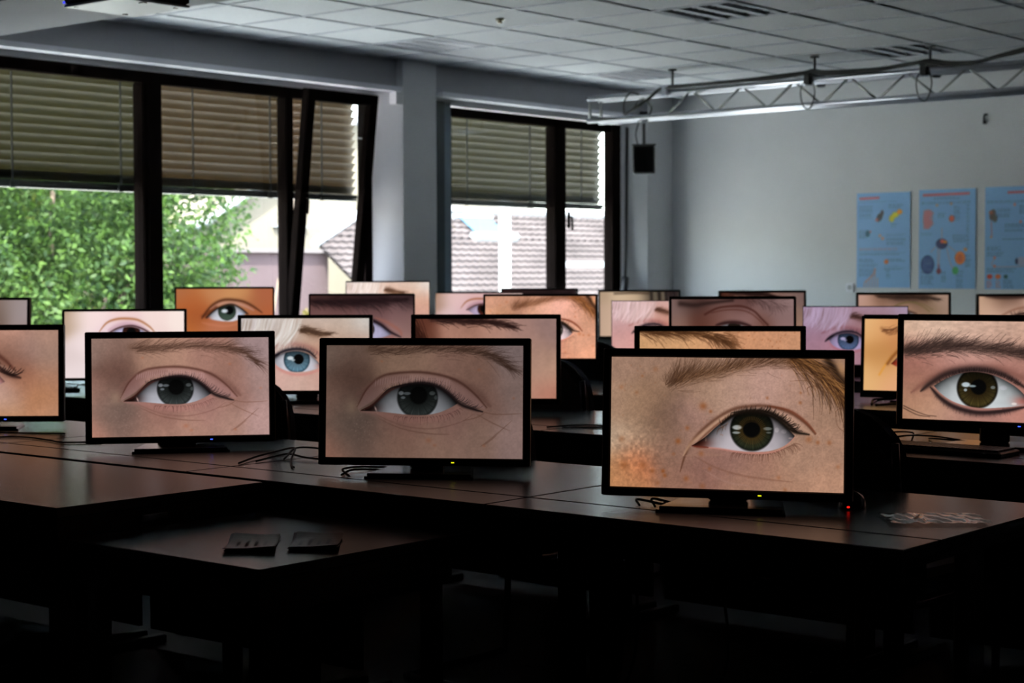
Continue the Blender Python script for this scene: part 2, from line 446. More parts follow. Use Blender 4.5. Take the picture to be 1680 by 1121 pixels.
    p.stroke([(1220, 130), (1330, 190), (1400, 250), (1500, 330)], 55, (116, 78, 46), .75)
    p.stroke([(1390, 140), (1450, 220), (1500, 300)], 26, (24, 15, 10), .9)
    p.brow([(1180, 120), (1280, 170), (1360, 230), (1430, 300), (1500, 390)], (60, 75, 60, 55, 30), 300, 150, 4, (46, 28, 16), w=2.4, a=.6, fan=.4)
    p.brow([(1200, 120), (1300, 180), (1400, 260), (1500, 350)], (60, 70, 60, 40), 120, 130, 8, (170, 124, 72), w=2., a=.5, fan=.5)
    p.blob(1466, 190, 22, 50, (168, 132, 96), .8, rot=-.35)
    p.hairs([p.crv(q) for q in ([(1480, 330), (1340, 290), (1280, 300), (1290, 340)], [(1490, 400), (1440, 430), (1450, 510), (1490, 545)], [(1490, 380), (1400, 300), (1280, 260), (1180, 262)], [(1490, 350), (1380, 320), (1290, 270)], [(1470, 420), (1430, 380), (1420, 330)])], 2.2, (84, 54, 36), .8)
    for x, y, rr, a in ((688, 412, 22, .7), (732, 442, 10, .7), (598, 540, 13, .6), (546, 616, 17, .8), (460, 790, 12, .9), (470, 815, 12, .8), (595, 830, 16, .6), (398, 790, 14, .6), (1340, 606, 12, .6), (1404, 606, 14, .5),
                        (1290, 590, 20, .5), (1054, 360, 9, .6), (1240, 384, 10, .6), (1242, 328, 8, .5), (332, 244, 9, .4), (680, 684, 16, .5), (730, 770, 12, .4), (1122, 810, 12, .4), (410, 204, 16, .3), (210, 310, 14, .35),
                        (1454, 740, 12, .4), (1160, 880, 13, .4), (300, 340, 12, .3), (215, 610, 18, .4), (230, 760, 26, .5), (340, 760, 22, .4), (690, 870, 18, .4), (430, 860, 14, .4), (520, 690, 10, .4)):
        p.blob(x, y, rr, rr, (134, 78, 40), a)
    for _ in range(60):
        p.blob(p.r.uniform(150, 1488), p.r.uniform(140, 888), 5, 5, (138, 92, 64), .3)
    p.im *= np.array([1.035, .985, .955])
    return finish(p.im, gain, tint)


def pic_lined_eye(W, H, gain=1., seed=9, tint=(1, 1, 1)):
    """brown green eye with black liner under a thick dark brow; box 1103 x 615"""
    p = Paint(W, H, (684, 245, 1787, 868), seed)
    p.field([(700, 260, (212, 176, 152)), (900, 270, (216, 182, 160)), (1100, 280, (210, 174, 154)), (1300, 300, (206, 168, 148)), (1500, 300, (200, 160, 140)), (1750, 300, (190, 150, 130)), (700, 520, (166, 112, 100)),
             (760, 580, (150, 98, 86)), (780, 640, (150, 100, 84)), (900, 520, (182, 130, 118)), (1100, 510, (196, 146, 134)), (1350, 520, (176, 124, 112)), (1600, 560, (150, 100, 86)), (1700, 700, (186, 130, 110)),
             (700, 700, (166, 122, 98)), (800, 720, (190, 146, 116)), (850, 820, (200, 154, 128)), (1000, 840, (182, 136, 120)), (1200, 850, (176, 126, 114)), (1450, 850, (188, 130, 116)), (1700, 850, (196, 140, 122)), (700, 850, (170, 124, 96))], 90)
    p.pores(9, .05, .6)
    n = p.noise(12, 3.); p.im *= (1 + .06 * n * (p.Y < 420))[..., None]
    p.stroke([(740, 700), (850, 620), (980, 560), (1150, 535), (1300, 545), (1420, 590), (1560, 640)], 30, (120, 76, 66), .6, taper=True)
    up = [(880, 655), (950, 612), (1030, 578), (1130, 562), (1230, 575), (1320, 610), (1400, 660), (1480, 740)]
    lo = [(880, 655), (930, 705), (1000, 748), (1090, 775), (1190, 785), (1290, 778), (1400, 765), (1480, 745)]
    p.stroke([(800, 690), (860, 640), (960, 580), (1080, 552), (1200, 550), (1320, 580), (1440, 650)], 24, (34, 24, 24), .85, taper=True)
    p.stroke([(860, 665), (930, 735), (1020, 785), (1150, 812), (1300, 800), (1440, 770)], 20, (30, 20, 22), .9, taper=True)
    p.stroke([(880, 660), (940, 712), (1020, 758), (1150, 792), (1300, 786)], 9, (176, 120, 110), .8, taper=True)
    p.eyeball(up, lo, (1150, 662, 126), (1158, 655, 44), (40, 30, 14), (56, 48, 24), (206, 212, 214), soft=5, shade=.7, limbal=(14, 11, 8), dark_top=44,
              corner=(1430, 735, 60, 34, (210, 130, 118)),
              glints=((1080, 642, 26, 15, (220, 236, 244), .95), (1120, 650, 22, 7, (170, 190, 196), .8), (1078, 675, 10, 9, (190, 205, 215), .8), (1246, 655, 14, 10, (150, 160, 160), .7), (1310, 655, 22, 14, (240, 240, 250), .6), (1376, 752, 16, 8, (250, 240, 235), .8)))
    p.lashes([(900, 640), (1030, 572), (1150, 555), (1280, 580), (1400, 640)], 70, 30, (20, 14, 14), lean=(-.6, .6), w=2.4, a=.8)
    p.lashes([(900, 710), (1050, 795), (1200, 812), (1350, 795)], 60, 34, (40, 28, 28), up=False, lean=(-.6, .4), w=2., a=.6)
    p.stroke([(690, 432), (800, 424), (900, 408), (1000, 402), (1150, 410), (1300, 422), (1450, 446), (1640, 500)], 34, (66, 48, 42), .8)
    p.brow([(690, 445), (800, 430), (900, 412), (1000, 406), (1150, 412), (1300, 424), (1450, 448), (1660, 510)], (38, 50, 56, 50, 46, 40, 30), 900, 66, -16, (46, 33, 30), w=2.2, a=.5, fan=.5)
    p.hairs([p.crv(q) for q in ([(690, 785), (760, 815), (840, 840), (900, 845)], [(690, 800), (780, 840), (860, 850)])], 3.4, (50, 34, 28), .8)
    return finish(p.im, gain, tint)


def pic_blonde_eye(W, H, gain=1., seed=11, tint=(1, 1, 1)):
    """light blue eye with blonde strands over the forehead; box 982 x 552"""
    p = Paint(W, H, (585, 336, 1567, 888), seed)
    p.field([(600, 360, (206, 196, 196)), (800, 360, (214, 206, 202)), (1000, 360, (196, 176, 164)), (1200, 360, (202, 182, 170)), (1540, 380, (206, 200, 194)), (1350, 400, (198, 180, 166)), (650, 500, (196, 178, 174)),
             (900, 500, (204, 184, 174)), (1100, 500, (196, 160, 138)), (1300, 500, (190, 154, 132)), (1500, 550, (190, 150, 130)), (700, 620, (190, 158, 150)), (1230, 620, (186, 132, 112)), (1450, 700, (186, 146, 132)),
             (700, 780, (206, 172, 160)), (950, 800, (214, 180, 166)), (1200, 800, (206, 160, 148)), (1500, 850, (196, 160, 148)), (900, 760, (206, 160, 150)), (1100, 860, (200, 166, 152))], 85)
    p.pores(9, .035)
    p.stroke([(760, 590), (860, 545), (960, 535), (1060, 545), (1140, 575), (1210, 640)], 22, (156, 104, 96), .6, taper=True)
    up = [(830, 650), (880, 615), (950, 592), (1030, 588), (1100, 608), (1150, 645), (1200, 700)]
    lo = [(830, 650), (860, 695), (920, 730), (1000, 746), (1090, 740), (1160, 722), (1200, 700)]
    p.stroke([(835, 680), (880, 725), (980, 762), (1090, 760), (1200, 725)], 12, (206, 136, 128), .7, taper=True)
    p.eyeball(up, lo, (1012, 652, 100), (1026, 648, 36), (86, 112, 126), (78, 108, 124), (212, 210, 220), soft=5, shade=.5, limbal=(24, 44, 54), dark_top=18,
              corner=(1190, 700, 36, 24, (210, 150, 140)), glints=((962, 640, 24, 14, (226, 236, 240), .9), (985, 655, 14, 8, (210, 224, 230), .7)))
    p.stroke([(800, 655), (850, 618), (930, 582), (1020, 572), (1100, 590), (1160, 640)], 13, (26, 22, 30), .92, taper=True)
    p.stroke([(790, 670), (840, 632), (880, 606)], 10, (20, 18, 24), .9, taper=True)
    p.lashes([(850, 615), (960, 578), (1060, 575), (1150, 625)], 60, 36, (30, 26, 36), lean=(-.9, .7), w=2.4, a=.8)
    p.stroke([(1030, 430), (1090, 435), (1160, 455), (1260, 460)], 30, (116, 84, 62), .85, taper=True)
    p.brow([(1020, 425), (1080, 430), (1160, 450), (1270, 460)], (30, 26, 20, 8), 150, 60, -6, (72, 50, 38), w=3, a=.6)
    # strands
    for _ in range(90):
        x = p.r.uniform(590, 1060); sl = p.r.normal(-60, 35) - (x - 800) * .1
        L = 250 - abs(x - 900) * .25
        c = [(236, 232, 228), (216, 206, 196), (176, 160, 148), (226, 216, 210)][p.r.integers(4)]
        p.stroke([(x, 330), (x + sl * .4, 330 + L * .5), (x + sl * 1.3, 330 + L)], p.r.uniform(3, 8), c, p.r.uniform(.25, .6), taper=True)
    for x in (612, 640, 668, 790):
        p.stroke([(x, 340), (x - 22, 430)], 6, (150, 128, 112), .55, taper=True)
    return finish(p.im, gain, tint)


def pic_soft_face(W, H, kind, gain=1., seed=21, tint=(1, 1, 1)):
    """the screens further back; box 160 x 90"""
    p = Paint(W, H, (0, 0, 160, 90), seed)
    F = p.field
    if kind == 'dark_brow':        # skin with dark hair at the side and a dark tapering brow
        F([(0, 10, (92, 50, 38)), (12, 30, (96, 56, 42)), (20, 60, (128, 82, 66)), (45, 22, (182, 134, 116)), (60, 12, (150, 108, 92)), (90, 20, (176, 132, 116)), (120, 20, (158, 122, 112)), (155, 10, (146, 116, 110)),
           (60, 50, (160, 112, 94)), (100, 60, (172, 126, 108)), (135, 40, (166, 130, 114)), (150, 60, (178, 140, 120)), (155, 85, (176, 118, 100)), (120, 88, (176, 130, 112))], 13)
        p.pores(2.5, .04)
        p.brow([(-5, 0), (5, 30), (8, 70)], (10, 10, 6), 160, 40, 0, (48, 24, 18), w=.6, a=.7)
        p.stroke([(20, -2), (50, 2), (75, 3), (95, 5), (112, 10)], 5, (44, 24, 22), .9, w1=2)
        p.brow([(15, 0), (50, 3), (80, 4), (112, 9)], (7, 6, 5, 3), 200, 14, 2, (36, 20, 18), w=.5, a=.7)
        p.stroke([(30, 60), (60, 42), (90, 42), (112, 62)], 3, (60, 34, 28), .8)
        p.eyeball([(36, 62), (60, 48), (85, 48), (108, 63)], [(36, 62), (60, 70), (85, 70), (108, 63)], (74, 56, 13), (74, 56, 5), (60, 44, 30), (50, 38, 28), (180, 176, 176), soft=1.5, dark_top=4)
        p.stroke([(34, 62), (60, 47), (86, 48), (112, 64)], 2, (24, 14, 12), .9)
    elif kind == 'orange_brow':    # warm skin, brown brow hairs running down to the right
        F([(5, 5, (196, 150, 108)), (20, 12, (206, 158, 112)), (60, 16, (206, 154, 110)), (100, 10, (200, 142, 106)), (150, 10, (198, 144, 110)), (20, 40, (206, 152, 106)), (100, 50, (196, 140, 102)), (150, 50, (196, 140, 106)), (60, 80, (186, 130, 96))], 25)
        p.pores(1.5, .05, 1.)
        p.stroke([(10, -1), (40, 1), (70, 5), (92, 13)], 4, (124, 82, 48), .75, w1=2)
        p.brow([(-2, 0), (20, 1), (45, 1), (72, 5), (93, 15)], (3, 4, 5, 6, 3), 330, 15, 10, (70, 42, 24), w=.45, a=.7, fan=.5)
        p.brow([(84, 0), (92, 6), (94, 14)], (6, 6, 3), 60, 9, -10, (110, 70, 44), w=.5, a=.5, fan=.8)
        for _ in range(40): p.blob(p.r.uniform(98, 160), p.r.uniform(0, 40), .8, .8, (150, 84, 48), .5)
        p.stroke([(30, 62), (60, 42), (95, 42), (120, 62)], 3, (90, 52, 34), .8)
        p.eyeball([(36, 62), (60, 46), (90, 46), (115, 62)], [(36, 62), (60, 70), (90, 70), (115, 62)], (76, 56, 14), (76, 56, 5), (70, 60, 40), (60, 60, 44), (196, 190, 190), soft=1.5, dark_top=4)
    elif kind == 'pale_dark_iris': # very pale skin, brown arc of a lid over a dark iris
        F([(0, 0, (150, 120, 90)), (1, 20, (176, 150, 126)), (5, 60, (214, 196, 194)), (14, 6, (232, 212, 206)), (40, 8, (238, 214, 212)), (80, 4, (236, 206, 202)), (120, 8, (236, 212, 206)), (155, 10, (240, 222, 214)), (20, 40, (232, 214, 214)), (12, 80, (226, 210, 210)),
           (60, 30, (226, 200, 206)), (120, 35, (230, 206, 200)), (150, 50, (232, 212, 206)), (60, 80, (230, 210, 208)), (120, 80, (232, 208, 202)), (85, 18, (222, 190, 194))], 11)
        p.stroke([(46, 28), (56, 16), (68, 11), (82, 10), (98, 12), (112, 20), (120, 28)], 1.7, (164, 104, 62), .85, taper=True)
        p.stroke([(58, 26), (70, 20), (84, 17), (100, 21), (112, 27)], 3.4, (196, 160, 172), .8, taper=True)
        p.eyeball([(60, 31), (72, 24), (88, 21), (102, 25), (114, 33)], [(60, 31), (74, 40), (88, 43), (102, 40), (114, 33)], (89, 29, 12), (89, 29, 6), (56, 26, 20), (64, 32, 24), (198, 190, 224), soft=1, shade=.4, limbal=(40, 18, 16), dark_top=2)
        p.stroke([(58, 30), (72, 22.5), (88, 19.5), (102, 23), (116, 31)], 1.3, (48, 24, 26), .9)
    elif kind == 'amber_corner':   # amber skin and the inner corner of an eye
        F([(4, 5, (228, 178, 122)), (15, 20, (222, 166, 108)), (30, 12, (218, 156, 104)), (40, 30, (196, 130, 80)), (20, 45, (206, 148, 88)), (10, 70, (228, 178, 120)), (25, 60, (216, 160, 100)), (38, 75, (226, 166, 122)), (70, 80, (214, 154, 110)), (60, 20, (196, 136, 88)),
           (100, 30, (190, 130, 86)), (150, 40, (196, 136, 90)), (24, 44, (176, 120, 66)), (120, 80, (206, 146, 100))], 12)
        p.stroke([(20, 70), (27, 58), (36, 46), (50, 36), (80, 28), (110, 34), (140, 50)], 1.4, (220, 150, 60), .8)
        p.stroke([(30, 56), (38, 45), (52, 33), (80, 24), (110, 28), (140, 46)], 2.2, (126, 72, 36), .8)
        p.stroke([(22, 12), (30, 18), (38, 16), (60, 10), (100, 6)], 2.4, (140, 90, 54), .6)
        p.brow([(22, 14), (34, 16), (60, 12), (100, 8)], (4, 5, 6, 4), 90, 9, -20, (96, 56, 34), w=.5, a=.6)
        p.eyeball([(34, 56), (50, 42), (80, 34), (110, 42), (134, 58)], [(34, 56), (52, 64), (80, 68), (110, 66), (134, 58)], (84, 52, 17), (84, 52, 6), (80, 60, 40), (70, 70, 50), (206, 196, 190), soft=1.5, dark_top=5, corner=(38, 55, 12, 7, (170, 50, 24)))
    elif kind == 'orange_eye':     # tanned orange skin, whole eye in view
        F([(5, 5, (176, 104, 62)), (30, 20, (186, 108, 58)), (60, 6, (198, 128, 78)), (100, 12, (206, 140, 84)), (150, 10, (176, 96, 60)), (10, 50, (188, 100, 46)), (30, 45, (150, 76, 40)), (28, 70, (190, 104, 50)), (60, 70, (186, 108, 72)), (100, 70, (180, 104, 66)),
           (150, 50, (180, 92, 52)), (120, 35, (170, 98, 58)), (28, 32, (184, 84, 36)), (150, 85, (180, 94, 54))], 15)
        p.stroke([(42, 50), (50, 38), (62, 26), (78, 19), (96, 19), (112, 22), (128, 30), (142, 40)], 2.6, (74, 36, 20), .85, taper=True)
        p.stroke([(56, 34), (74, 25), (94, 24), (112, 28), (128, 36)], 3, (196, 140, 122), .6, taper=True)
        p.stroke([(44, 46), (54, 40), (66, 31)], 3, (84, 38, 20), .7)
        p.eyeball([(50, 49), (60, 39), (72, 31), (90, 27), (104, 32), (116, 40)], [(50, 49), (64, 52), (78, 54), (94, 54), (108, 49), (116, 40)], (84, 38, 15), (88, 36, 6.5), (58, 70, 56), (54, 64, 50), (214, 204, 196), soft=1.2, shade=.45, limbal=(40, 46, 34), dark_top=4,
                  glints=((80, 37, 5, 3, (240, 236, 226), .9), (106, 42, 4, 3, (200, 200, 210), .7)), corner=(52, 49, 6, 3, (210, 110, 80)))
        p.stroke([(50, 48), (62, 37), (76, 29), (92, 26), (106, 32), (118, 42)], 1.6, (30, 20, 16), .9)
        p.stroke([(42, 56), (60, 60), (84, 62), (110, 56)], 2, (206, 122, 84), .5, taper=True)
    elif kind == 'violet_dark':    # dusky skin, broad dark brow, eye with strong lash line
        F([(5, 3, (60, 36, 34)), (40, 4, (52, 32, 30)), (100, 4, (40, 26, 26)), (150, 4, (44, 30, 32)), (10, 24, (120, 84, 82)), (40, 28, (116, 80, 78)), (100, 26, (110, 78, 78)), (140, 26, (120, 88, 88)), (152, 40, (130, 98, 94)), (100, 44, (126, 90, 88)),
           (130, 60, (150, 112, 108)), (152, 80, (150, 116, 106)), (80, 75, (140, 100, 96)), (30, 70, (120, 84, 78)), (20, 50, (110, 76, 70))], 13)
        p.stroke([(-4, 8), (30, 10), (70, 10), (110, 8), (150, 6)], 7, (34, 20, 22), .85, taper=True)
        p.brow([(0, 10), (50, 11), (100, 10), (152, 7)], (6, 8, 9, 8), 200, 14, 20, (26, 16, 18), w=.6, a=.6, fan=.5)
        p.eyeball([(60, 56), (76, 44), (92, 40), (108, 46), (126, 60)], [(60, 56), (76, 64), (92, 66), (110, 65), (126, 60)], (88, 52, 12), (88, 52, 5), (50, 40, 36), (60, 50, 46), (176, 170, 200), soft=1.5, shade=.4, dark_top=3)
        p.stroke([(56, 56), (76, 43), (92, 38), (108, 44), (124, 56), (140, 64)], 2.6, (22, 14, 22), .95, taper=True)
        p.stroke([(100, 34), (120, 42), (138, 54), (142, 62)], 2.6, (150, 92, 78), .6, taper=True)
        p.stroke([(80, 70), (108, 70), (128, 64)], 2, (150, 96, 92), .6)
    elif kind == 'closed_lid':     # heavy bare lid with double fold
        F([(4, 10, (132, 106, 102)), (20, 5, (90, 66, 60)), (40, 4, (70, 46, 42)), (60, 6, (110, 80, 76)), (90, 3, (96, 64, 60)), (130, 4, (120, 92, 90)), (152, 5, (146, 118, 116)), (10, 35, (138, 104, 92)), (36, 32, (92, 54, 44)), (56, 24, (110, 70, 60)), (75, 28, (136, 100, 94)),
           (100, 28, (142, 106, 102)), (120, 36, (116, 78, 68)), (145, 20, (136, 106, 104)), (150, 40, (146, 114, 110)), (20, 80, (150, 116, 104)), (80, 80, (150, 116, 104)), (150, 80, (150, 118, 110))], 11)
        p.stroke([(12, 6), (30, 8), (44, 6), (60, 4), (80, 2)], 4, (40, 26, 24), .8, w1=2)
        p.stroke([(44, 20), (60, 12), (78, 9.5), (94, 10), (108, 16), (118, 26), (126, 34)], 1.5, (66, 32, 26), .85)
        p.stroke([(52, 18), (70, 14.5), (90, 14.5), (104, 19), (114, 27), (121, 34)], 1., (86, 48, 40), .75)
        p.stroke([(58, 34), (72, 31), (88, 31), (104, 35)], 2.6, (40, 20, 20), .9, taper=True)
        p.eyeball([(56, 38), (72, 33), (88, 33), (112, 42)], [(56, 38), (72, 50), (88, 52), (112, 42)], (82, 40, 10), (82, 40, 4), (60, 44, 34), (60, 44, 34), (180, 170, 176), soft=1.2, dark_top=4)
        p.brow([(96, 0), (120, 4), (148, 12)], (7, 8, 8), 120, 9, 30, (62, 42, 40), w=.5, a=.5, fan=1.)
    elif kind == 'tan_hair':       # tan skin, dark vertical hair on the right
        F([(5, 5, (176, 150, 124)), (40, 6, (206, 180, 150)), (80, 10, (196, 170, 140)), (5, 40, (190, 160, 138)), (30, 45, (206, 174, 150)), (60, 40, (196, 162, 136)), (105, 8, (70, 60, 50)), (115, 30, (110, 90, 74)), (150, 10, (50, 40, 38)), (150, 50, (120, 96, 84)), (80, 80, (190, 150, 126))], 14)
        for x, c in ((104, (26, 24, 22)), (112, (96, 90, 76)), (120, (20, 18, 16)), (128, (110, 100, 84)), (134, (24, 20, 20)), (142, (40, 30, 30)), (150, (30, 22, 24))):
            p.stroke([(x, -2), (x + 1, 20), (x - 2, 40)], 3.2, c, .8)
        p.stroke([(30, 4), (70, 3), (100, 4)], 2, (60, 44, 34), .8)
        p.stroke([(40, 50), (70, 36), (100, 48)], 3, (70, 44, 34), .8)
    elif kind == 'grey_fold':      # brow along the top, greenish folds of a lid
        F([(5, 10, (186, 148, 134)), (20, 20, (176, 136, 116)), (40, 6, (120, 88, 72)), (70, 3, (66, 46, 38)), (110, 4, (80, 58, 46)), (150, 10, (156, 128, 112)), (60, 25, (170, 132, 112)), (80, 32, (166, 130, 108)), (110, 25, (142, 110, 90)), (130, 30, (130, 106, 84)), (152, 40, (150, 122, 106)), (30, 60, (170, 132, 114)), (120, 70, (160, 124, 106))], 12)
        p.stroke([(30, 2), (60, 4), (90, 5), (120, 5), (145, 9)], 4, (44, 30, 24), .8, taper=True)
        p.brow([(34, 3), (70, 5), (110, 5), (145, 9)], (5, 6, 5, 3), 120, 10, 5, (34, 24, 20), w=.6, a=.6)
        p.stroke([(58, 24), (75, 16), (95, 14), (112, 20), (126, 30)], 1.1, (96, 84, 48), .7)
        p.stroke([(66, 20), (90, 13.5), (112, 16), (132, 27)], 1., (100, 88, 54), .6)
        p.stroke([(58, 36), (80, 29), (104, 34)], 2.4, (50, 34, 30), .8, taper=True)
        p.eyeball([(54, 42), (74, 33), (94, 33), (116, 46)], [(54, 42), (74, 54), (94, 55), (116, 46)], (84, 42, 11), (84, 42, 4), (64, 54, 40), (60, 54, 40), (190, 184, 184), soft=1.2, dark_top=4)
    elif kind == 'pale_brow':      # pale skin, lashes on the right
        F([(5, 10, (190, 154, 128)), (20, 20, (206, 168, 146)), (30, 3, (120, 90, 72)), (60, 2, (90, 64, 52)), (90, 8, (190, 154, 136)), (140, 8, (216, 180, 172)), (60, 24, (196, 158, 138)), (110, 20, (206, 170, 152)), (80, 34, (156, 116, 96)), (150, 40, (190, 150, 136)), (20, 70, (200, 160, 140)), (120, 75, (190, 150, 130))], 13)
        p.stroke([(14, -1), (34, 2), (60, 2), (90, 1)], 3.4, (46, 30, 26), .85)
        p.stroke([(40, 34), (60, 24), (84, 19), (110, 22)], 2, (120, 80, 62), .6)
        p.lashes([(58, 34), (80, 30), (110, 32), (130, 40)], 34, 12, (28, 18, 18), lean=(-.6, 1.), w=.7)
        p.stroke([(50, 38), (76, 31), (108, 33), (132, 44)], 2.2, (30, 20, 18), .9)
    elif kind == 'plain_cheek':    # mostly bare skin
        F([(10, 10, (120, 92, 80)), (50, 20, (120, 90, 74)), (90, 8, (160, 134, 122)), (105, 20, (120, 98, 84)), (122, 12, (150, 130, 122)), (140, 10, (172, 156, 154)), (154, 14, (176, 160, 160)), (150, 50, (170, 150, 146)), (100, 60, (150, 124, 112)), (40, 70, (140, 108, 92))], 13)
        p.stroke([(0, 40), (30, 26), (60, 24), (90, 36)], 3, (70, 40, 34), .8)
    elif kind == 'lid_corner':     # the outer corner of an eye and a wide cheek
        F([(90, 4, (170, 128, 110)), (110, 5, (186, 140, 122)), (150, 5, (164, 128, 112)), (110, 20, (140, 106, 92)), (125, 22, (146, 116, 106)), (152, 30, (150, 120, 106)), (100, 25, (130, 90, 74)), (108, 34, (110, 70, 56)), (120, 45, (140, 92, 72)), (150, 50, (162, 116, 92)), (96, 60, (176, 136, 122)), (104, 70, (186, 156, 146)),
           (120, 62, (160, 112, 86)), (140, 72, (170, 118, 84)), (105, 85, (180, 130, 94)), (150, 86, (176, 128, 100)), (60, 20, (120, 84, 70)), (30, 40, (126, 90, 76)), (40, 80, (150, 112, 94))], 11)
        p.pores(1.6, .04, .8)
        p.eyeball([(30, 52), (50, 34), (70, 30), (88, 38), (104, 54)], [(30, 52), (50, 62), (72, 64), (92, 60), (104, 54)], (66, 46, 16), (66, 46, 6), (60, 64, 60), (70, 74, 70), (200, 184, 186), soft=1.5, dark_top=5, corner=(101, 52, 6, 6, (200, 130, 124)))
        p.stroke([(28, 52), (50, 31), (72, 26), (92, 34), (108, 46), (120, 50)], 3., (40, 22, 20), .9, taper=True)
        p.stroke([(60, 16), (84, 20), (102, 30), (114, 42)], 2.4, (70, 36, 28), .7, taper=True)
        p.stroke([(98, 36), (108, 42), (117, 46)], 1.8, (170, 130, 112), .6, taper=True)
        p.lashes([(84, 34), (100, 44), (112, 48)], 22, 12, (30, 18, 16), lean=(.4, 1.3), w=.7)
    return finish(p.im, gain, tint)
# ---------------------------------------------------------------- the room shell
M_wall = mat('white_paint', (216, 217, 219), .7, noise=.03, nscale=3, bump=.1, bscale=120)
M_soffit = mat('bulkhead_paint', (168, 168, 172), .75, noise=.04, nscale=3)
M_tile = mat('ceiling_tile_board', (224, 226, 228), .85, noise=.05, nscale=60, bump=.25, bscale=220)
M_grid = mat('ceiling_grid_metal', (186, 190, 196), .5)
M_floor = mat('dark_carpet_floor', (24, 23, 24), .55, noise=.25, nscale=6, bump=.2, bscale=200)
M_frame = mat('dark_bronze_window_frame', (16, 12, 11), .7, spec=0.)
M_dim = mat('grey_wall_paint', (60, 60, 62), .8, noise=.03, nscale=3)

H = EYE + 1.685
def shell(name, *boxes, m=M_wall):
    b = MB()
    for q in boxes: b.box(*q)
    return b.build(name, m, kind='structure')

shell('floor', (-3.2, 14.1, -3.2, 9.95, -.2, 0), m=M_floor)
wall_back = shell('wall_back', (13.8, 14.1, -3.2, 9.95, 0, H + .4))
shell('wall_right', (-3.2, 13.8, -3.2, -3.0, 0, H + .4), m=M_dim)
shell('wall_front', (-3.2, -3.0, -3.0, 9.95, 0, H + .4), m=M_dim)
Y0, Y1 = 9.60, 9.76          # window wall, inner and outer face
WL = shell('wall_left', (-3.0, 6.2, Y0, Y1, 0, H + .4), (6.2, 13.8, Y0, Y1, 0, .84), (6.2, 13.8, Y0, Y1, EYE + 1.40, H + .4),
           (9.89, 10.6, Y0, Y1, .84, EYE + 1.40), (13.22, 13.8, Y0, Y1, .84, EYE + 1.40))
cl = shell('ceiling', (-3.0, 13.8, -3.0, 9.6, H + .15, H + .4), m=M_dim)
# columns and bulkhead on the window wall
shell('wall_left_column', (10.01, 10.40, 9.40, 9.598, 0, H), m=M_wall)
shell('wall_left_column', (13.38, 13.798, 9.42, 9.598, 0, H), m=M_wall)
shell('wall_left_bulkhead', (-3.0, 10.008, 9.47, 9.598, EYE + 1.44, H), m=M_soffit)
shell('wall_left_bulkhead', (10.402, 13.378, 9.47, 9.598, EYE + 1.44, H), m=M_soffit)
M_rail = mat('white_enamel_rail', (226, 226, 234), .3)
shell('trim_1', (5.951, 9.96, 9.36, 9.47, EYE + 1.425, EYE + 1.462), m=M_rail)
shell('trim_2', (10.44, 13.36, 9.36, 9.47, EYE + 1.425, EYE + 1.462), m=M_rail)
# splayed reveals between the window frames and the columns
for pts in (((9.86, 9.598), (10.008, 9.402), (10.008, 9.598)), ((13.22, 9.598), (13.378, 9.422), (13.378, 9.598))):
    MB().prism(pts, 0, EYE + 1.438).build('wall_left_reveal', M_wall, kind='structure')
# column capital: small step where the bulkhead meets the column
shell('wall_left_ledge', (9.93, 10.007, 9.40, 9.468, EYE + 1.33, EYE + 1.46), m=M_wall)
# dropped beam across the room
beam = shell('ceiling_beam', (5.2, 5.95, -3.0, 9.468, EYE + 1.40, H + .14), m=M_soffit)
M_sill = mat('pale_stone_sill', (150, 150, 150), .3)
shell('window_sill', (6.2, 9.9, 9.36, 9.598, .80, .84), (10.6, 13.3, 9.36, 9.598, .80, .84), m=M_sill)
# heating cover below the sill
for k, (a, b_) in enumerate(((6.3, 9.85), (10.6, 13.2))):
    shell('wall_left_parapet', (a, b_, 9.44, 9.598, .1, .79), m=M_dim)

# suspended ceiling: grid and tiles, lamps sit in four of its fields
TX, TY = .6475, .625
X0g, Y0g = 7.92, 8.97
lamps = {}
grid = MB()
lampcells = {(2, 0): 'cell', (2, 4): 'slot', (6, 0): 'cell', (6, 4): 'slot'}
i0, i1, j0, j1 = -3, 10, -1, 12
tile_mesh = None
rnd = random.Random(4)
def tile_me(w, d):
    b = MB(); g = .007
    b.box(g, w - g, g, d - g, .004, .022, c=.004)
    me = bpy.data.meshes.new('ceiling_tile'); me.from_pydata(b.v, [], b.f); me.materials.append(M_tile); me.update()
    return me
TM = tile_me(TX, TY)
for i in range(i0, i1):
    for j in range(j0, j1):
        x = X0g + i * TX; y = Y0g - (j + 1) * TY
        if x < 5.95 or (i, j) in lampcells: continue
        w, d = TX, TY
        if x + TX > 13.8: w = 13.8 - x
        if j == -1: d = 9.468 - (y)
        if w < .05: continue
        me = TM if (w == TX and d == TY) else tile_me(w, min(d, TY))
        o = link('ceiling_tile', me, cl); o.location = (x, y, H + rnd.uniform(-.001, .001))
for i in range(i0, i1 + 1):
    x = X0g + i * TX
    if 5.95 < x < 13.8: grid.box(x - .012, x + .012, 1.0, 9.468, H - .003, H + .004)
for j in range(j0, j1 + 1):
    y = Y0g - j * TY
    if y < 9.46: grid.box(5.95, 13.8, y - .012, y + .012, H - .0035, H + .0035)
grid.build('ceiling_grid', M_grid, cl)
shell('ceiling_back', (-3.0, 5.2, -3.0, 9.468, H, H + .14), (5.95, 13.8, -3.0, Y0g - j1 * TY, H, H + .14), m=M_tile)
sprk = MB().cyl((8.846, 7.423, H - .03), (8.846, 7.423, H + .002), .016).cyl((8.846, 7.423, H - .012), (8.846, 7.423, H), .03)
tag(sprk.build('sprinkler_head', mat('brass', (120, 110, 90), .4, metal=.8)), 'small round sprinkler head in the ceiling between the grid lamps', 'sprinkler')

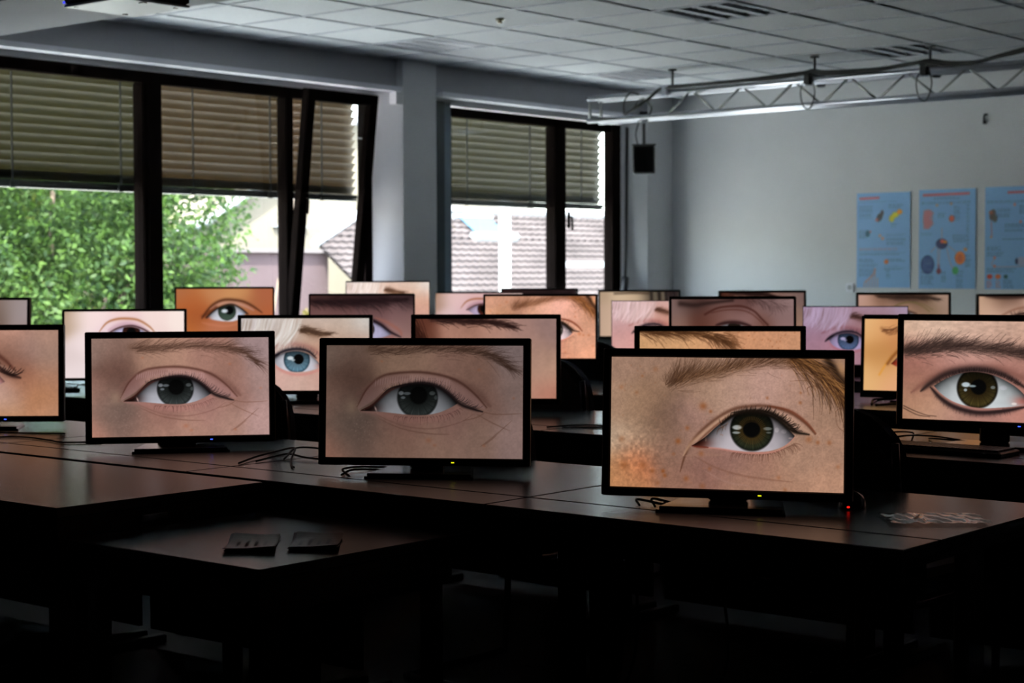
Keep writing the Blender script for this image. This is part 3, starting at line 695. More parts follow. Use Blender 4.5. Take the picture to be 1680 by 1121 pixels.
M_louvre = mat('mirror_aluminium_louvre', (222, 222, 228), .4, metal=.35)
M_dark = mat('lamp_cavity', (22, 26, 24), .6)
M_tube = mat('white_glass_tube', (214, 214, 214), .3)
def lamp(i, j, style, label):
    x = X0g + i * TX; y = Y0g - (j + 1) * TY
    t = thing('ceiling_lamp', label, 'ceiling lamp', (x, y, H), 0, 'recessed louvre lamps')
    f = MB(); w = .02
    f.box(0, TX, 0, w, -.004, .02).box(0, TX, TY - w, TY, -.004, .02).box(0, w, w, TY - w, -.004, .02).box(TX - w, TX, w, TY - w, -.004, .02)
    f.build('lamp_frame', M_grid, t)
    h = MB(); h.box(w, TX - w, w, TY - w, .095, .1).box(w, w + .004, w, TY - w, .02, .1).box(TX - w - .004, TX - w, w, TY - w, .02, .1).box(w, TX - w, w, w + .004, .02, .1).box(w, TX - w, TY - w - .004, TY - w, .02, .1)
    h.build('lamp_housing', M_dark, t)
    n = 4; pitch = (TY - 2 * w) / n
    for k in range(n):
        yc = w + (k + .5) * pitch
        MB().cyl((w + .03, yc, .06), (TX - w - .03, yc, .06), .011).build('lamp_tube', M_tube, t, smooth=True)
    r = MB()
    for k in range(n + 1):
        yc = w + k * pitch; hw = .026 if style == 'slot' else .020
        r.add([(w, yc - hw, 0.0), (TX - w, yc - hw, 0.0), (TX - w, yc + hw, 0.0), (w, yc + hw, 0.0), (w, yc, .05), (TX - w, yc, .05)], [(0, 1, 2, 3), (0, 4, 5, 1), (2, 5, 4, 3), (0, 3, 4), (1, 5, 2)])
    r.build('reflector', M_louvre, t)
    c = MB(); m = 13 if style == 'cell' else 9
    for k in range(1, m):
        xc = w + k * (TX - 2 * w) / m
        c.box(xc - (.006 if style == 'cell' else .0015), xc + (.006 if style == 'cell' else .0015), w, TY - w, .002 if style == 'cell' else .02, .05)
    c.build('louvre_blades', M_louvre, t)
lamp(2, 0, 'cell', 'square louvre lamp with fine mirrored cells above the left windows')
lamp(2, 4, 'slot', 'square ceiling lamp with dark slots at the top edge of the photo')
lamp(6, 0, 'cell', 'fine celled louvre lamp in the ceiling just behind the end of the truss')
lamp(6, 4, 'slot', 'square ceiling lamp with dark slots above the middle of the truss')

# ---------------------------------------------------------------- windows
M_glass = bpy.data.materials.new('window_glass'); M_glass.use_nodes = True
_n = M_glass.node_tree.nodes; _l = M_glass.node_tree.links; _n.clear()
_o = _n.new('ShaderNodeOutputMaterial'); _m = _n.new('ShaderNodeMixShader'); _t = _n.new('ShaderNodeBsdfTransparent'); _g = _n.new('ShaderNodeBsdfGlossy'); _f = _n.new('ShaderNodeLayerWeight'); _p = _n.new('ShaderNodeMath'); _q = _n.new('ShaderNodeMath')
_t.inputs[0].default_value = (.93, .97, .95, 1); _g.inputs['Roughness'].default_value = .02; _f.inputs[0].default_value = .5
_p.operation = 'POWER'; _p.inputs[1].default_value = 4; _q.operation = 'MULTIPLY_ADD'; _q.inputs[1].default_value = .8; _q.inputs[2].default_value = .03
_l.new(_f.outputs['Facing'], _p.inputs[0]); _l.new(_p.outputs[0], _q.inputs[0])
_l.new(_q.outputs[0], _m.inputs[0]); _l.new(_t.outputs[0], _m.inputs[1]); _l.new(_g.outputs[0], _m.inputs[2]); _l.new(_m.outputs[0], _o.inputs[0])
ZB, ZT = .84, EYE + 1.40
def part_box(name, m, parent, *bs, c=0.):
    b = MB()
    for q in bs: b.box(*q, c=c)
    return b.build(name, m, parent)
W1 = shell('window_1', (6.2, 9.89, 9.62, 9.70, ZT - .075, ZT), (6.2, 9.89, 9.62, 9.70, ZB, ZB + .05), (9.80, 9.89, 9.62, 9.70, ZB, ZT), (6.2, 6.26, 9.62, 9.70, ZB, ZT), m=M_frame)
part_box('mullion', M_frame, W1, (7.605, 7.775, 9.60, 9.72, ZB + .05, ZT - .075), c=.01)
part_box('mullion', M_frame, W1, (7.64, 7.74, 9.585, 9.60, ZB + .05, ZT - .075), c=.003)
part_box('mullion', M_frame, W1, (8.945, 9.02, 9.60, 9.71, ZB + .05, ZT - .075), c=.008)
for a, b_ in ((6.26, 7.605), (7.775, 8.945)):
    part_box('pane', M_glass, W1, (a, b_, 9.657, 9.663, ZB + .05, ZT - .075))
# bottom-hung sash tilted into the room
tilt = thing('tilted_window', 'dark window sash tilted open into the room beside the white column', 'window', (8.95, 9.61, ZB + .02), 0)
tilt.rotation_euler = (math.atan2(.21, 1.75), 0, 0)
SW, SH = .75, 1.80
s_ = MB(); fw = .085
s_.box(0, SW, -.035, .035, 0, fw, c=.006).box(0, SW, -.035, .035, SH - fw, SH, c=.006)
s_.box(0, fw, -.035, .035, fw - .01, SH - fw + .01, c=.006).box(SW - fw, SW, -.035, .035, fw - .01, SH - fw + .01, c=.006)
s_.build('sash_frame', M_frame, tilt)
part_box('pane', M_glass, tilt, (fw - .01, SW - fw + .01, -.004, .004, fw - .01, SH - fw + .01))
hb = MB().box(.02, .06, -.05, -.035, .95, 1.02, c=.004).tube([(.04, -.05, .985), (.04, -.075, .985), (.04, -.08, .96), (.04, -.08, .87)], .010, 8)
hb.build('window_handle', M_frame, tilt, smooth=False)
st = MB().box(SW - .012, SW + .004, -.02, .16, SH - .35, SH - .335)
st.build('stay_arm', mat('steel', (150, 150, 155), .35, metal=1), tilt)

M_teal = mat('dark_teal_reveal', (20, 40, 46), .5)
M_blue = mat('blue_grey_reveal', (96, 112, 124), .5)
W2 = shell('window_2', (10.82, 13.2, 9.62, 9.70, ZT - .09, ZT - .02), (10.82, 13.2, 9.62, 9.70, ZB, ZB + .05), (13.07, 13.2, 9.60, 9.70, ZB, ZT - .02), (10.80, 10.83, 9.62, 9.70, ZB, ZT - .02), m=M_frame)
part_box('mullion', M_frame, W2, (12.21, 12.37, 9.60, 9.72, ZB + .05, ZT - .09), c=.01)
for a, b_ in ((10.83, 12.21), (12.37, 13.07)):
    part_box('pane', M_glass, W2, (a, b_, 9.657, 9.663, ZB + .05, ZT - .09))
part_box('side_panel', M_teal, W2, (10.42, 10.72, 9.598, 9.63, ZB, ZT + .02))
part_box('side_panel', M_blue, W2, (10.72, 10.80, 9.60, 9.64, ZB, ZT + .02))
MB().box(12.375, 12.40, 9.575, 9.60, EYE + .40, EYE + .55, c=.004).tube([(12.387, 9.575, EYE + .5), (12.387, 9.55, EYE + .5), (12.387, 9.545, EYE + .38)], .011).build('window_handle', M_frame, W2)
# loose strap hanging from the window corner
tag(MB().tube(spline([(13.25, 9.56, EYE + 1.36), (13.235, 9.555, EYE + .9), (13.215, 9.55, EYE + .2), (13.19, 9.54, EYE - .05)]), .014).tube(spline([(13.19, 9.54, EYE - .05), (13.15, 9.52, EYE - .13), (13.12, 9.51, EYE - .2)]), .035).build('blind_strap', mat('black_strap', (18, 16, 20), .5), smooth=True),
    'dark winding strap with handle hanging at the corner edge of the right window', 'strap')

# ---------------------------------------------------------------- venetian blinds outside the glass
M_slat = mat('olive_blind_slat', (84, 78, 48), .5, spec=.2, noise=.06, nscale=4)
M_slat2 = mat('olive_brown_blind_slat', (98, 80, 54), .5, spec=.2, noise=.06, nscale=4)
M_bar = mat('dark_blind_bar', (34, 32, 31), .5)
M_cord = mat('black_cord', (16, 16, 16), .7)
def blind(x0, x1, label, m, zb=.575, cords=(.2, .8)):
    t = thing('window_blind', label, 'blind', (x0, 9.80, EYE), 0, 'raised slatted blinds outside the windows')
    w = x1 - x0
    b = MB(); n = 7
    ang = math.radians(51)
    vs = []; fs = []
    for i in range(n):
        u = (i / (n - 1) - .5) * .078
        cv = .007 * (1 - (2 * i / (n - 1) - 1) ** 2)
        y = u * math.cos(ang) + cv * math.sin(ang); z = -u * math.sin(ang) + cv * math.cos(ang)
        vs += [(0, y, z), (w, y, z)]
    for i in range(n - 1): fs.append((2 * i, 2 * i + 1, 2 * i + 3, 2 * i + 2))
    b.add(vs, fs)
    me = bpy.data.meshes.new('slat'); me.from_pydata(b.v, [], b.f); me.materials.append(m); me.update()
    me.polygons.foreach_set('use_smooth', [True] * len(me.polygons))
    z = zb + .085
    k = 0
    while z < 1.36:
        o = link('slat', me, t); o.location = (0, 0, z); z += .0615; k += 1
    part_box('bottom_bar', M_bar, t, (0, w, -.035, .035, zb, zb + .018), c=.004)
    part_box('slat_packet', M_bar, t, (0, w, -.036, .036, zb + .02, zb + .05))
    part_box('head_rail', mat('grey_head_rail', (104, 96, 98), .6), t, (0, w, -.04, .04, 1.375, 1.42))
    for cdx in cords:
        MB().cyl((w * cdx, -.045, zb), (w * cdx, -.045, 1.34), .006, 6).build('ladder_cord', M_cord, t)
        part_box('cord_clip', M_bar, t, (w * cdx - .02, w * cdx + .02, -.05, -.03, zb - .005, zb + .045), c=.003)
blind(6.15, 7.835, 'olive slatted blind over the leftmost pane with the tree below', M_slat, .572, (.30, .82))
blind(7.865, 9.86, 'brownish slatted blind over the middle pane and tilted sash', M_slat2, .572, (.155, .53, .80))
blind(10.86, 12.47, 'slatted blind over the wide pane of the right window', M_slat, .58, (.2, .73))
blind(12.50, 13.15, 'narrow slatted blind with a bright gap at its right end', M_slat, .59, (.45,))

# ---------------------------------------------------------------- outside
M_ground = mat('pale_paving', (222, 220, 214), .9, noise=.1, nscale=.8)
tag_ground = MB().box(-60, 120, 9.96, 160, -4.6, -4.4).build('ground_outside', M_ground, kind='structure')
MB().box(2.0, 16.0, 9.96, 14.6, .20, .35).build('bounce_slab_outside', mat('pale_bounce_surface', (214, 212, 206), .95, noise=.1, nscale=30), kind='structure')  # added slab, unseen below the sill, bounces sunlight up through the windows
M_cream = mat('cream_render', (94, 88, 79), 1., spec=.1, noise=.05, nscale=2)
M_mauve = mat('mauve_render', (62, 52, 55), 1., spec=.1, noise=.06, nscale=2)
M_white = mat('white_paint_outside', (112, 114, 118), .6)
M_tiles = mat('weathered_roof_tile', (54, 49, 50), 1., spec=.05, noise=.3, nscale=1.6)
M_skyl = mat('skylight_glass', (54, 74, 92), .9, spec=0.)
M_under = mat('roof_underlay', (70, 64, 66), .9)

# house with the tiled roof
hs = thing('tiled_roof_house', 'house opposite with a pinkish grey tiled roof and white roof edge', 'house', (20.3, 17, -4.4))
def hp(x, y, z): return (x - 20.3, y - 17, z + 4.4)
def roofz(y): return EYE - 2.5 + (y - 17) / 5. * 3.65
n_course = 34
sl = math.atan2(3.65, 5.0)
for k in range(n_course):
    y_a = 17 + 5. * k / n_course; y_b = 17 + 5. * (k + 1.15) / n_course
    za, zb_ = roofz(y_a), roofz(y_b)
    xs = 20.3 if za < EYE + .52 else 20.3 + (za - EYE - .52) * 3.5
    b = MB(); wv = .21
    ncol = int((40 - xs) / wv)
    vs = []; fs = []
    off = .10 * (k % 2)
    seg = 3
    for i in range(ncol * seg + 1):
        x = xs + i * wv / seg
        bump_ = .012 * math.cos(2 * math.pi * i / seg)
        for (yy, zz, dz) in ((y_a, za, .045), (y_b, zb_, .012), (y_a + .01, za, -.01)):
            vs.append(hp(x, yy - (dz + bump_) * .5, zz + dz + bump_))
    for i in range(ncol * seg):
        a = 3 * i
        fs += [(a, a + 3, a + 4, a + 1), (a, a + 2, a + 5, a + 3)]
    b.add(vs, fs); b.build('tile_course', M_tiles, hs, kind='stuff' if False else None)
MB().add([hp(20.35, 17, roofz(17) - .03), hp(40, 17, roofz(17) - .03), hp(40, 22, roofz(22) - .03), hp(22.5, 22, roofz(22) - .03), hp(20.35, 21.1, roofz(21.1) - .03)], [(0, 1, 2, 3, 4)]).build('roof_deck', M_under, hs)
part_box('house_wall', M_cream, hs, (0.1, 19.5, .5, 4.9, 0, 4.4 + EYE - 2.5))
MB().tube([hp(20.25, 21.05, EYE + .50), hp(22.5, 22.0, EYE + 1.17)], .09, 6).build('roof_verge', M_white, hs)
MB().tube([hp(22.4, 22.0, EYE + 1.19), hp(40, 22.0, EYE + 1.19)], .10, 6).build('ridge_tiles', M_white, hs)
sk = MB(); yk0, yk1 = 21.35, 21.75
sk.add([hp(24.7, yk0, roofz(yk0) + .09), hp(25.6, yk0, roofz(yk0) + .09), hp(25.6, yk1, roofz(yk1) + .09), hp(24.7, yk1, roofz(yk1) + .09)], [(0, 1, 2, 3)])
sk.build('skylight', M_skyl, hs)
MB().tube([hp(24.5, yk0 - .12, roofz(yk0) + .0), hp(25.75, yk0 - .12, roofz(yk0) + .0)], .10, 6).tube([hp(24.55, yk1 + .05, roofz(yk1) + .1), hp(25.7, yk1 + .05, roofz(yk1) + .1)], .06, 6).build('skylight_frame', M_white, hs)
part_box('chimney', M_cream, hs, (25.0 - 20.3, 25.8 - 20.3, 21.9 - 17, 22.5 - 17, 4.4 + EYE + .9, 4.4 + EYE + 1.75))

tag(part_box('drain_pipe', M_white, None, (15.58, 15.68, 13.0, 13.1, -4.4, EYE + 1.6)), 'white post standing outside behind the wide pane of the right window', 'post')
tag(part_box('white_rail', M_white, None, (20.65, 24.6, 16.1, 16.2, EYE + .08, EYE + .17), (24.3, 24.4, 16.1, 16.2, -4.4, EYE + .10)), 'white horizontal rail outside behind the narrow pane of the right window', 'rail')

h2 = thing('cream_house', 'cream rendered house behind the tree with a slanting roof edge', 'house', (21, 25, -4.4))
def h2p(x, z): return (x - 21, z + 4.4)
prof = [(19.0, -4.4), (31, -4.4), (31, EYE + 3.2), (25.2, EYE + 3.2), (21.0, EYE + .95), (20.4, EYE + .6), (19.0, EYE + .6)]
MT = Matrix.Rotation(math.radians(90), 4, 'X')
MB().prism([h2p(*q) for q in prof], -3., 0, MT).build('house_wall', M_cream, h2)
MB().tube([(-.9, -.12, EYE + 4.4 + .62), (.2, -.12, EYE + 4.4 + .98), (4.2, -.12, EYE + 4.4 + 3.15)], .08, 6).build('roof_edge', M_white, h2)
for a in (22.9, 24.6):
    w_ = part_box('house_window', M_white, h2, (a - 21, a - 21 + .9, -.1, 0, 4.4 + EYE + .35, 4.4 + EYE + .38), (a - 21, a - 21 + .9, -.06, 0, 4.4 + EYE + .9, 4.4 + EYE + .93))
an = thing('mauve_annex', 'low mauve rendered building with a dark ledge between tree and tiled roof', 'building', (18.4, 21, -4.4))
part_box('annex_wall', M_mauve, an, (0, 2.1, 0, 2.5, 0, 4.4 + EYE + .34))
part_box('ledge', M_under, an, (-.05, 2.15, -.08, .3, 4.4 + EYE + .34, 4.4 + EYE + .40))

# trees
def leaf_mat(name, c0, c1):
    m = bpy.data.materials.new(name); m.use_nodes = True
    nt = m.node_tree; b = nt.nodes['Principled BSDF']
    g = nt.nodes.new('ShaderNodeNewGeometry'); r = nt.nodes.new('ShaderNodeValToRGB')
    f = lambda c: tuple(((v / 255 + .055) / 1.055) ** 2.4 for v in c) + (1,)
    r.color_ramp.elements[0].color = f(c0); r.color_ramp.elements[1].color = f(c1)
    nt.links.new(g.outputs['Random Per Island'], r.inputs[0]); nt.links.new(r.outputs[0], b.inputs['Base Color'])
    b.inputs['Roughness'].default_value = .6; b.inputs['Specular IOR Level'].default_value = .2
    tr = nt.nodes.new('ShaderNodeBsdfTranslucent'); nt.links.new(r.outputs[0], tr.inputs[0])
    mx = nt.nodes.new('ShaderNodeMixShader'); mx.inputs[0].default_value = .5
    nt.links.new(b.outputs[0], mx.inputs[1]); nt.links.new(tr.outputs[0], mx.inputs[2]); nt.links.new(mx.outputs[0], nt.nodes['Material Output'].inputs[0])
    return m
M_leafA = leaf_mat('leaf_green', (20, 40, 18), (52, 74, 26))
M_leafB = leaf_mat('leaf_yellow_green', (36, 54, 20), (78, 88, 30))
M_bark = mat('bark', (70, 58, 48), .9, noise=.2, nscale=6)
def foliage(name, blobs, n, size, m, parent, seed):
    r = np.random.default_rng(seed)
    B = np.array(blobs, float); vol = B[:, 3] ** 2; idx = r.choice(len(B), n, p=vol / vol.sum())
    d = r.normal(size=(n, 3)); d /= np.linalg.norm(d, axis=1)[:, None]
    rad = r.uniform(.55, 1.05, n) ** .6
    lump = 1 + .16 * np.sin(d[:, 0] * 7 + idx) * np.cos(d[:, 2] * 6 + idx * 2)
    c = B[idx, :3] + d * (B[idx, 3] * rad * lump)[:, None] * np.array([1, 1, .85])
    nrm = d * .6 + r.normal(size=(n, 3)) * .7 + np.array([0, 0, .4]); nrm /= np.linalg.norm(nrm, axis=1)[:, None]
    a = np.cross(nrm, r.normal(size=(n, 3))); a /= np.linalg.norm(a, axis=1)[:, None]
    b = np.cross(nrm, a); s = (size * r.uniform(.6, 1.4, n))[:, None]
    V = np.stack([c - a * s, c + b * s * .5 + nrm * s * .1, c + a * s, c - b * s * .5 + nrm * s * .1], 1).reshape(-1, 3)
    me = bpy.data.meshes.new(name); me.vertices.add(4 * n); me.vertices.foreach_set('co', V.ravel())
    me.loops.add(4 * n); me.loops.foreach_set('vertex_index', np.arange(4 * n, dtype=np.int32))
    me.polygons.add(n); me.polygons.foreach_set('loop_start', np.arange(0, 4 * n, 4, dtype=np.int32)); me.update(calc_edges=True); me.validate()
    me.materials.append(m)
    return link(name, me, parent, 'stuff')
def tree(label, loc, blobs, n, size, m, seed, trunk=.2):
    t = thing('leafy_tree', label, 'tree', loc)
    foliage('foliage', blobs, n, size, m, t, seed)
    k = MB(); k.tube([(0, 0, 0), (.1, 0, 2.2), (0, .1, 4.2), (.2, 0, 5.6)], [trunk, trunk * .8, trunk * .55, trunk * .2], 8)
    k.build('trunk', M_bark, t, smooth=True)
    br = MB(); rr = random.Random(seed)
    for q in blobs[:7]:
        br.tube([(0, 0, 2.6 + rr.random()), (q[0] * .5, q[1] * .5, q[2] * .5 + 1.6), (q[0], q[1], q[2])], [trunk * .4, trunk * .25, trunk * .1], 6)
    br.build('branches', M_bark, t, smooth=True)
tree('big green leafy tree filling the view behind the leftmost pane', (11.6, 16.5, -4.4),
     [(-1.2, 0, 5.2, 1.5), (.6, -.4, 5.4, 1.5), (1.7, .2, 6.2, 1.2), (.2, 0, 6.9, 1.5), (-1.4, .3, 7.0, 1.4), (.9, -.5, 4.1, 1.3), (-.6, -.6, 4.0, 1.3), (-2.6, 0, 6.0, 1.3), (2.1, .5, 4.9, 1.0), (1.9, .6, 7.2, 1.0)], 80000, .04, M_leafA, 3)
tree('yellow green tree spreading behind the middle pane in front of the cream house', (15.0, 19.6, -4.4),
     [(-.4, 0, 5.4, 1.0), (.5, 0, 5.0, .95), (-.9, .2, 6.2, 1.0), (.1, .1, 6.4, .75), (-.2, -.3, 4.3, 1.1), (.9, .1, 4.3, .8), (-1.6, .2, 5.2, 1.0), (-1.2, 0, 7.2, .9)], 56000, .035, M_leafB, 5, .14)
tree('dense dark green tree standing further back behind the big tree', (14.5, 24, -4.4),
     [(-2., 0, 5.2, 2.2), (.5, 0, 6.2, 2.), (1.2, 0, 4.2, 1.8), (-4.2, 0, 5.6, 2.2), (-3., 0, 7.6, 1.8), (0, 0, 8., 1.6)], 22000, .17, M_leafA, 8)
tree('small yellow flowering bush in front of the mauve building', (17.6, 19.3, -4.4),
     [(0, 0, 4.6, .45), (.5, .1, 4.3, .4), (.9, 0, 4.9, .25), (1.4, .0, 4.6, .3), (.3, 0, 3.9, .5)], 4000, .04, leaf_mat('leaf_yellow', (66, 58, 18), (84, 76, 30)), 9, .06)

# ---------------------------------------------------------------- desks
M_desk = mat('dark_grey_laminate', (46, 48, 54), .27, spec=.55, noise=.10, nscale=9, bump=.03, bscale=300)
M_edge = mat('black_edge_band', (14, 13, 13), .45)
M_steel = mat('black_steel', (16, 16, 17), .4, spec=.4)
M_panel = mat('black_modesty_panel', (12, 12, 13), .6)
ZD = .73
def make_desk(label, group, panel=True):
    L = 1.07
    t = thing('computer_desk', label, 'desk', (0, 0, 0), 0, group)
    # local x = depth away from the user edge, local y = along the row
    part_box('table_top', M_desk, t, (.166, .80, .002, L - .002, ZD - .025, ZD), c=.002)
    part_box('cable_flap', M_desk, t, (0, .158, .002, L - .002, ZD - .025, ZD), c=.002)
    part_box('apron', M_edge, t, (.006, .03, .01, L - .01, ZD - .075, ZD - .0255))
    if panel: part_box('modesty_panel', M_panel, t, (.70, .715, .03, L - .03, .05, ZD - .026))
    part_box('cable_tray', M_steel, t, (.06, .26, .08, L - .08, ZD - .10, ZD - .09), (.06, .063, .08, L - .08, ZD - .09, ZD - .03), (.257, .26, .08, L - .08, ZD - .09, ZD - .03))
    for y in (.05, L - .05):
        b = MB(); b.box(.08, .74, y - .02, y + .02, 0, .03, c=.004).box(.36, .44, y - .018, y + .018, .03, ZD - .05, c=.004).box(.06, .72, y - .018, y + .018, ZD - .052, ZD - .026)
        b.build('leg', M_steel, t)
    return t
FR = (3.05, 4.60, 6.10, 7.65, 9.20)
rows = [(0, range(0, 5)), (1, range(0, 6)), (2, range(1, 6)), (3, range(2, 6)), (4, range(2, 6))]
row_name = ['front row', 'second row', 'third row', 'fourth row', 'last row before the back wall']
seat_name = ['at the open right end', 'second unit from the right', 'third unit from the right', 'fourth unit from the right', 'fifth unit from the right', 'unit nearest the windows']
first = {}
for r_, ks in rows:
    for k in ks:
        y = 1.54 + k * 1.072
        lab = f'dark grey desk, {row_name[r_]}, {seat_name[k]}'
        panel = not (r_ == 0 and k < 2)
        if panel not in first:
            first[panel] = make_desk(lab, 'dark computer desks in rows', panel); first[panel].location = (FR[r_], y, 0)
        else:
            dup(first[panel], (FR[r_], y, 0), 0, lab)
# desks standing in front of the first row
ld = thing('side_desk', 'dark desk pushed against the first row at the lower left corner', 'desk', (2.384, 3.34, 0))
part_box('table_top', M_desk, ld, (0, .635, 0, 1.6, ZD - .025, ZD), c=.002)
part_box('apron', M_edge, ld, (.01, .62, .012, .03, ZD - .10, ZD - .026), (.012, .03, .03, 1.58, ZD - .10, ZD - .026))
MB().box(.25, .33, .004, .012, ZD - .062, ZD - .042, c=.003).build('metal_catch', mat('chrome', (200, 205, 215), .15, metal=1), ld, label='small chrome catch')
for x in (.05, .58):
    for y in (.06, 1.54): part_box('leg', M_steel, ld, (x - .02, x + .02, y - .02, y + .02, 0, ZD - .026), c=.003)
lt = thing('low_table', 'lower dark table in front, holding two stacks of cards', 'table', (2.39, 2.657, 0))
part_box('table_top', M_desk, lt, (0, .63, 0, .655, .635, .66), c=.002)
part_box('apron', M_edge, lt, (.01, .61, .012, .03, .56, .634), (.012, .03, .03, .64, .56, .634))
for x in (.05, .58):
    for y in (.05, .60): part_box('leg', M_steel, lt, (x - .02, x + .02, y - .02, y + .02, 0, .634), c=.003)

# ---------------------------------------------------------------- chairs between the rows
M_fabric = mat('navy_fabric', (40, 44, 66), .85, noise=.15, nscale=60, bump=.3, bscale=400)
M_blackf = mat('black_chair_shell', (12, 12, 14), .5)
M_chrome = mat('dark_metal_tube', (60, 60, 72), .3, metal=1)
def rounded(w, h, t, r, n=6, bow=0.):
    """rounded rectangle in the y/z plane with thickness along x, bowed"""
    pts = []
    for cx_, cy_, a0 in ((w / 2 - r, h - r, 0), (-w / 2 + r, h - r, 90), (-w / 2 + r, r, 180), (w / 2 - r, r, 270)):
        for k in range(n + 1):
            a = math.radians(a0 + 90 * k / n); pts.append((cx_ + r * math.cos(a), cy_ + r * math.sin(a)))
    N = len(pts); b = MB()
    ins = [(p[0] * .93, h / 2 + (p[1] - h / 2) * .93) for p in pts]
    f = lambda y: bow * (y / (w / 2)) ** 2
    vs = [(f(p[0]) - t * .2, *p) for p in pts] + [(f(p[0]) + t * .6, *p) for p in pts] + [(f(p[0]) - t * .5, *p) for p in ins] + [(f(p[0]) + t, *p) for p in ins]
    fs = [tuple(range(2 * N, 3 * N)), tuple(range(4 * N - 1, 3 * N - 1, -1))]
    for i in range(N):
        j = (i + 1) % N
        fs += [(i, j, N + j, N + i), (i, 2 * N + i, 2 * N + j, j), (N + i, N + j, 3 * N + j, 3 * N + i)]
    return b.add(vs, fs)
def make_chair(label):
    t = thing('cantilever_chair', label, 'chair', group='chairs between the desk rows')
    s = rounded(.46, .44, .05, .08, bow=0.)
    s.v = [(z - .20, y, x + .45) for x, y, z in s.v]
    s.build('seat', M_fabric, t)
    bk = rounded(.46, .40, .03, .14, bow=.04)
    bk.v = [(x - .23 - (z - .2) * .12, y, z + .52) for x, y, z in bk.v]
    bk.build('backrest', M_fabric, t)
    sh = rounded(.47, .41, .012, .14, bow=.04)
    sh.v = [(x - .255 - (z - .2) * .12, y, z + .515) for x, y, z in sh.v]
    sh.build('back_shell', M_blackf, t)
    fr = MB()
    for s_y in (-1, 1):
        y = s_y * .235
        fr.tube(spline([(-.25, y, .84), (-.22, y, .55), (-.19, y, .43), (0, y, .42), (.2, y, .42), (.25, y, .36), (.24, y, .05), (.20, y, .013), (0, y, .012), (-.25, y, .012)], 5), .0115, 8)
    fr.tube([(-.25, -.235, .012), (-.25, .235, .012)], .0115, 8)
    fr.build('frame', M_chrome, t, smooth=True)
    for s_y in (-1, 1):
        part_box('armrest', M_blackf, t, (-.18, .14, s_y * .265 - .02, s_y * .265 + .02, .62, .645), c=.006)
        for xa in (-.18, .1): MB().tube([(xa, s_y * .245, .43), (xa + .02, s_y * .265, .62)], .01).build('arm_post', M_chrome, t, smooth=True)
    return t
c0 = make_chair('dark rounded chair partly hidden behind the freckled eye monitor at the front')
c0.location = (4.20, 2.22, 0); c0.rotation_euler = (0, 0, -.1)
for x, y, rz, lab in ((4.16, 3.44, .0, 'navy chair showing between the second and third front monitors, its seat under the desk'),
                      (5.72, 4.36, -.1, 'dark chair back beside the monitor with brown curls, third row'),
                      (7.22, 5.34, .1, 'dark chair back behind the freckled eye monitor of the third row'),
                      (4.2, 4.6, .2, 'dark chair behind the front monitor with the blue light')):
    dup(c0, (x, y, 0), rz, lab)
# ---------------------------------------------------------------- monitors
M_plastic = mat('black_monitor_plastic', (13, 12, 13), .42, spec=.4)
M_gloss = mat('black_gloss_stand', (12, 12, 13), .18)
M_btn = mat('dark_grey_button', (30, 30, 32), .4)
def led(name, c, e):
    return mat(name, c, .3, emit=e)
LED = {'y': led('yellow_led', (235, 235, 20), 1.6), 'b': led('blue_led', (60, 90, 255), 3.), 'r': led('red_led', (255, 30, 20), 1.5)}
M_screen = bpy.data.materials.new('lcd_picture'); M_screen.use_nodes = True
_nt = M_screen.node_tree; _b = _nt.nodes['Principled BSDF']; _a = _nt.nodes.new('ShaderNodeAttribute'); _a.attribute_name = 'picture'
_b.inputs['Base Color'].default_value = (.006, .006, .006, 1); _b.inputs['Roughness'].default_value = .45; _b.inputs['Specular IOR Level'].default_value = .25
_nt.links.new(_a.outputs['Color'], _b.inputs['Emission Color']); _b.inputs['Emission Strength'].default_value = 1.0

def picture_mesh(name, w, h, im, P, m):
    """flat grid w x h; P(u, v) maps metres across / up to a local point; im rows run top to bottom"""
    Hh, Ww, _ = im.shape
    gx = np.linspace(-w / 2, w / 2, Ww); gz = np.linspace(h, 0, Hh)
    X, Z = np.meshgrid(gx, gz)
    o = np.array(P(0, 0)); ex = np.array(P(1, 0)) - o; ez = np.array(P(0, 1)) - o
    co = o + X[..., None] * ex + Z[..., None] * ez
    idx = np.arange(Ww * Hh).reshape(Hh, Ww)
    q = np.stack([idx[1:, :-1], idx[1:, 1:], idx[:-1, 1:], idx[:-1, :-1]], -1).reshape(-1, 4)
    n = len(q); me = bpy.data.meshes.new(name)
    me.vertices.add(Ww * Hh); me.vertices.foreach_set('co', co.reshape(-1))
    me.loops.add(4 * n); me.loops.foreach_set('vertex_index', q.reshape(-1).astype(np.int32))
    me.polygons.add(n); me.polygons.foreach_set('loop_start', np.arange(0, 4 * n, 4, dtype=np.int32)); me.update(calc_edges=True)
    at = me.color_attributes.new('picture', 'FLOAT_COLOR', 'POINT')
    at.data.foreach_set('color', np.dstack([im, np.ones((Hh, Ww))]).reshape(-1).astype(np.float32))
    me.materials.append(m)
    return me

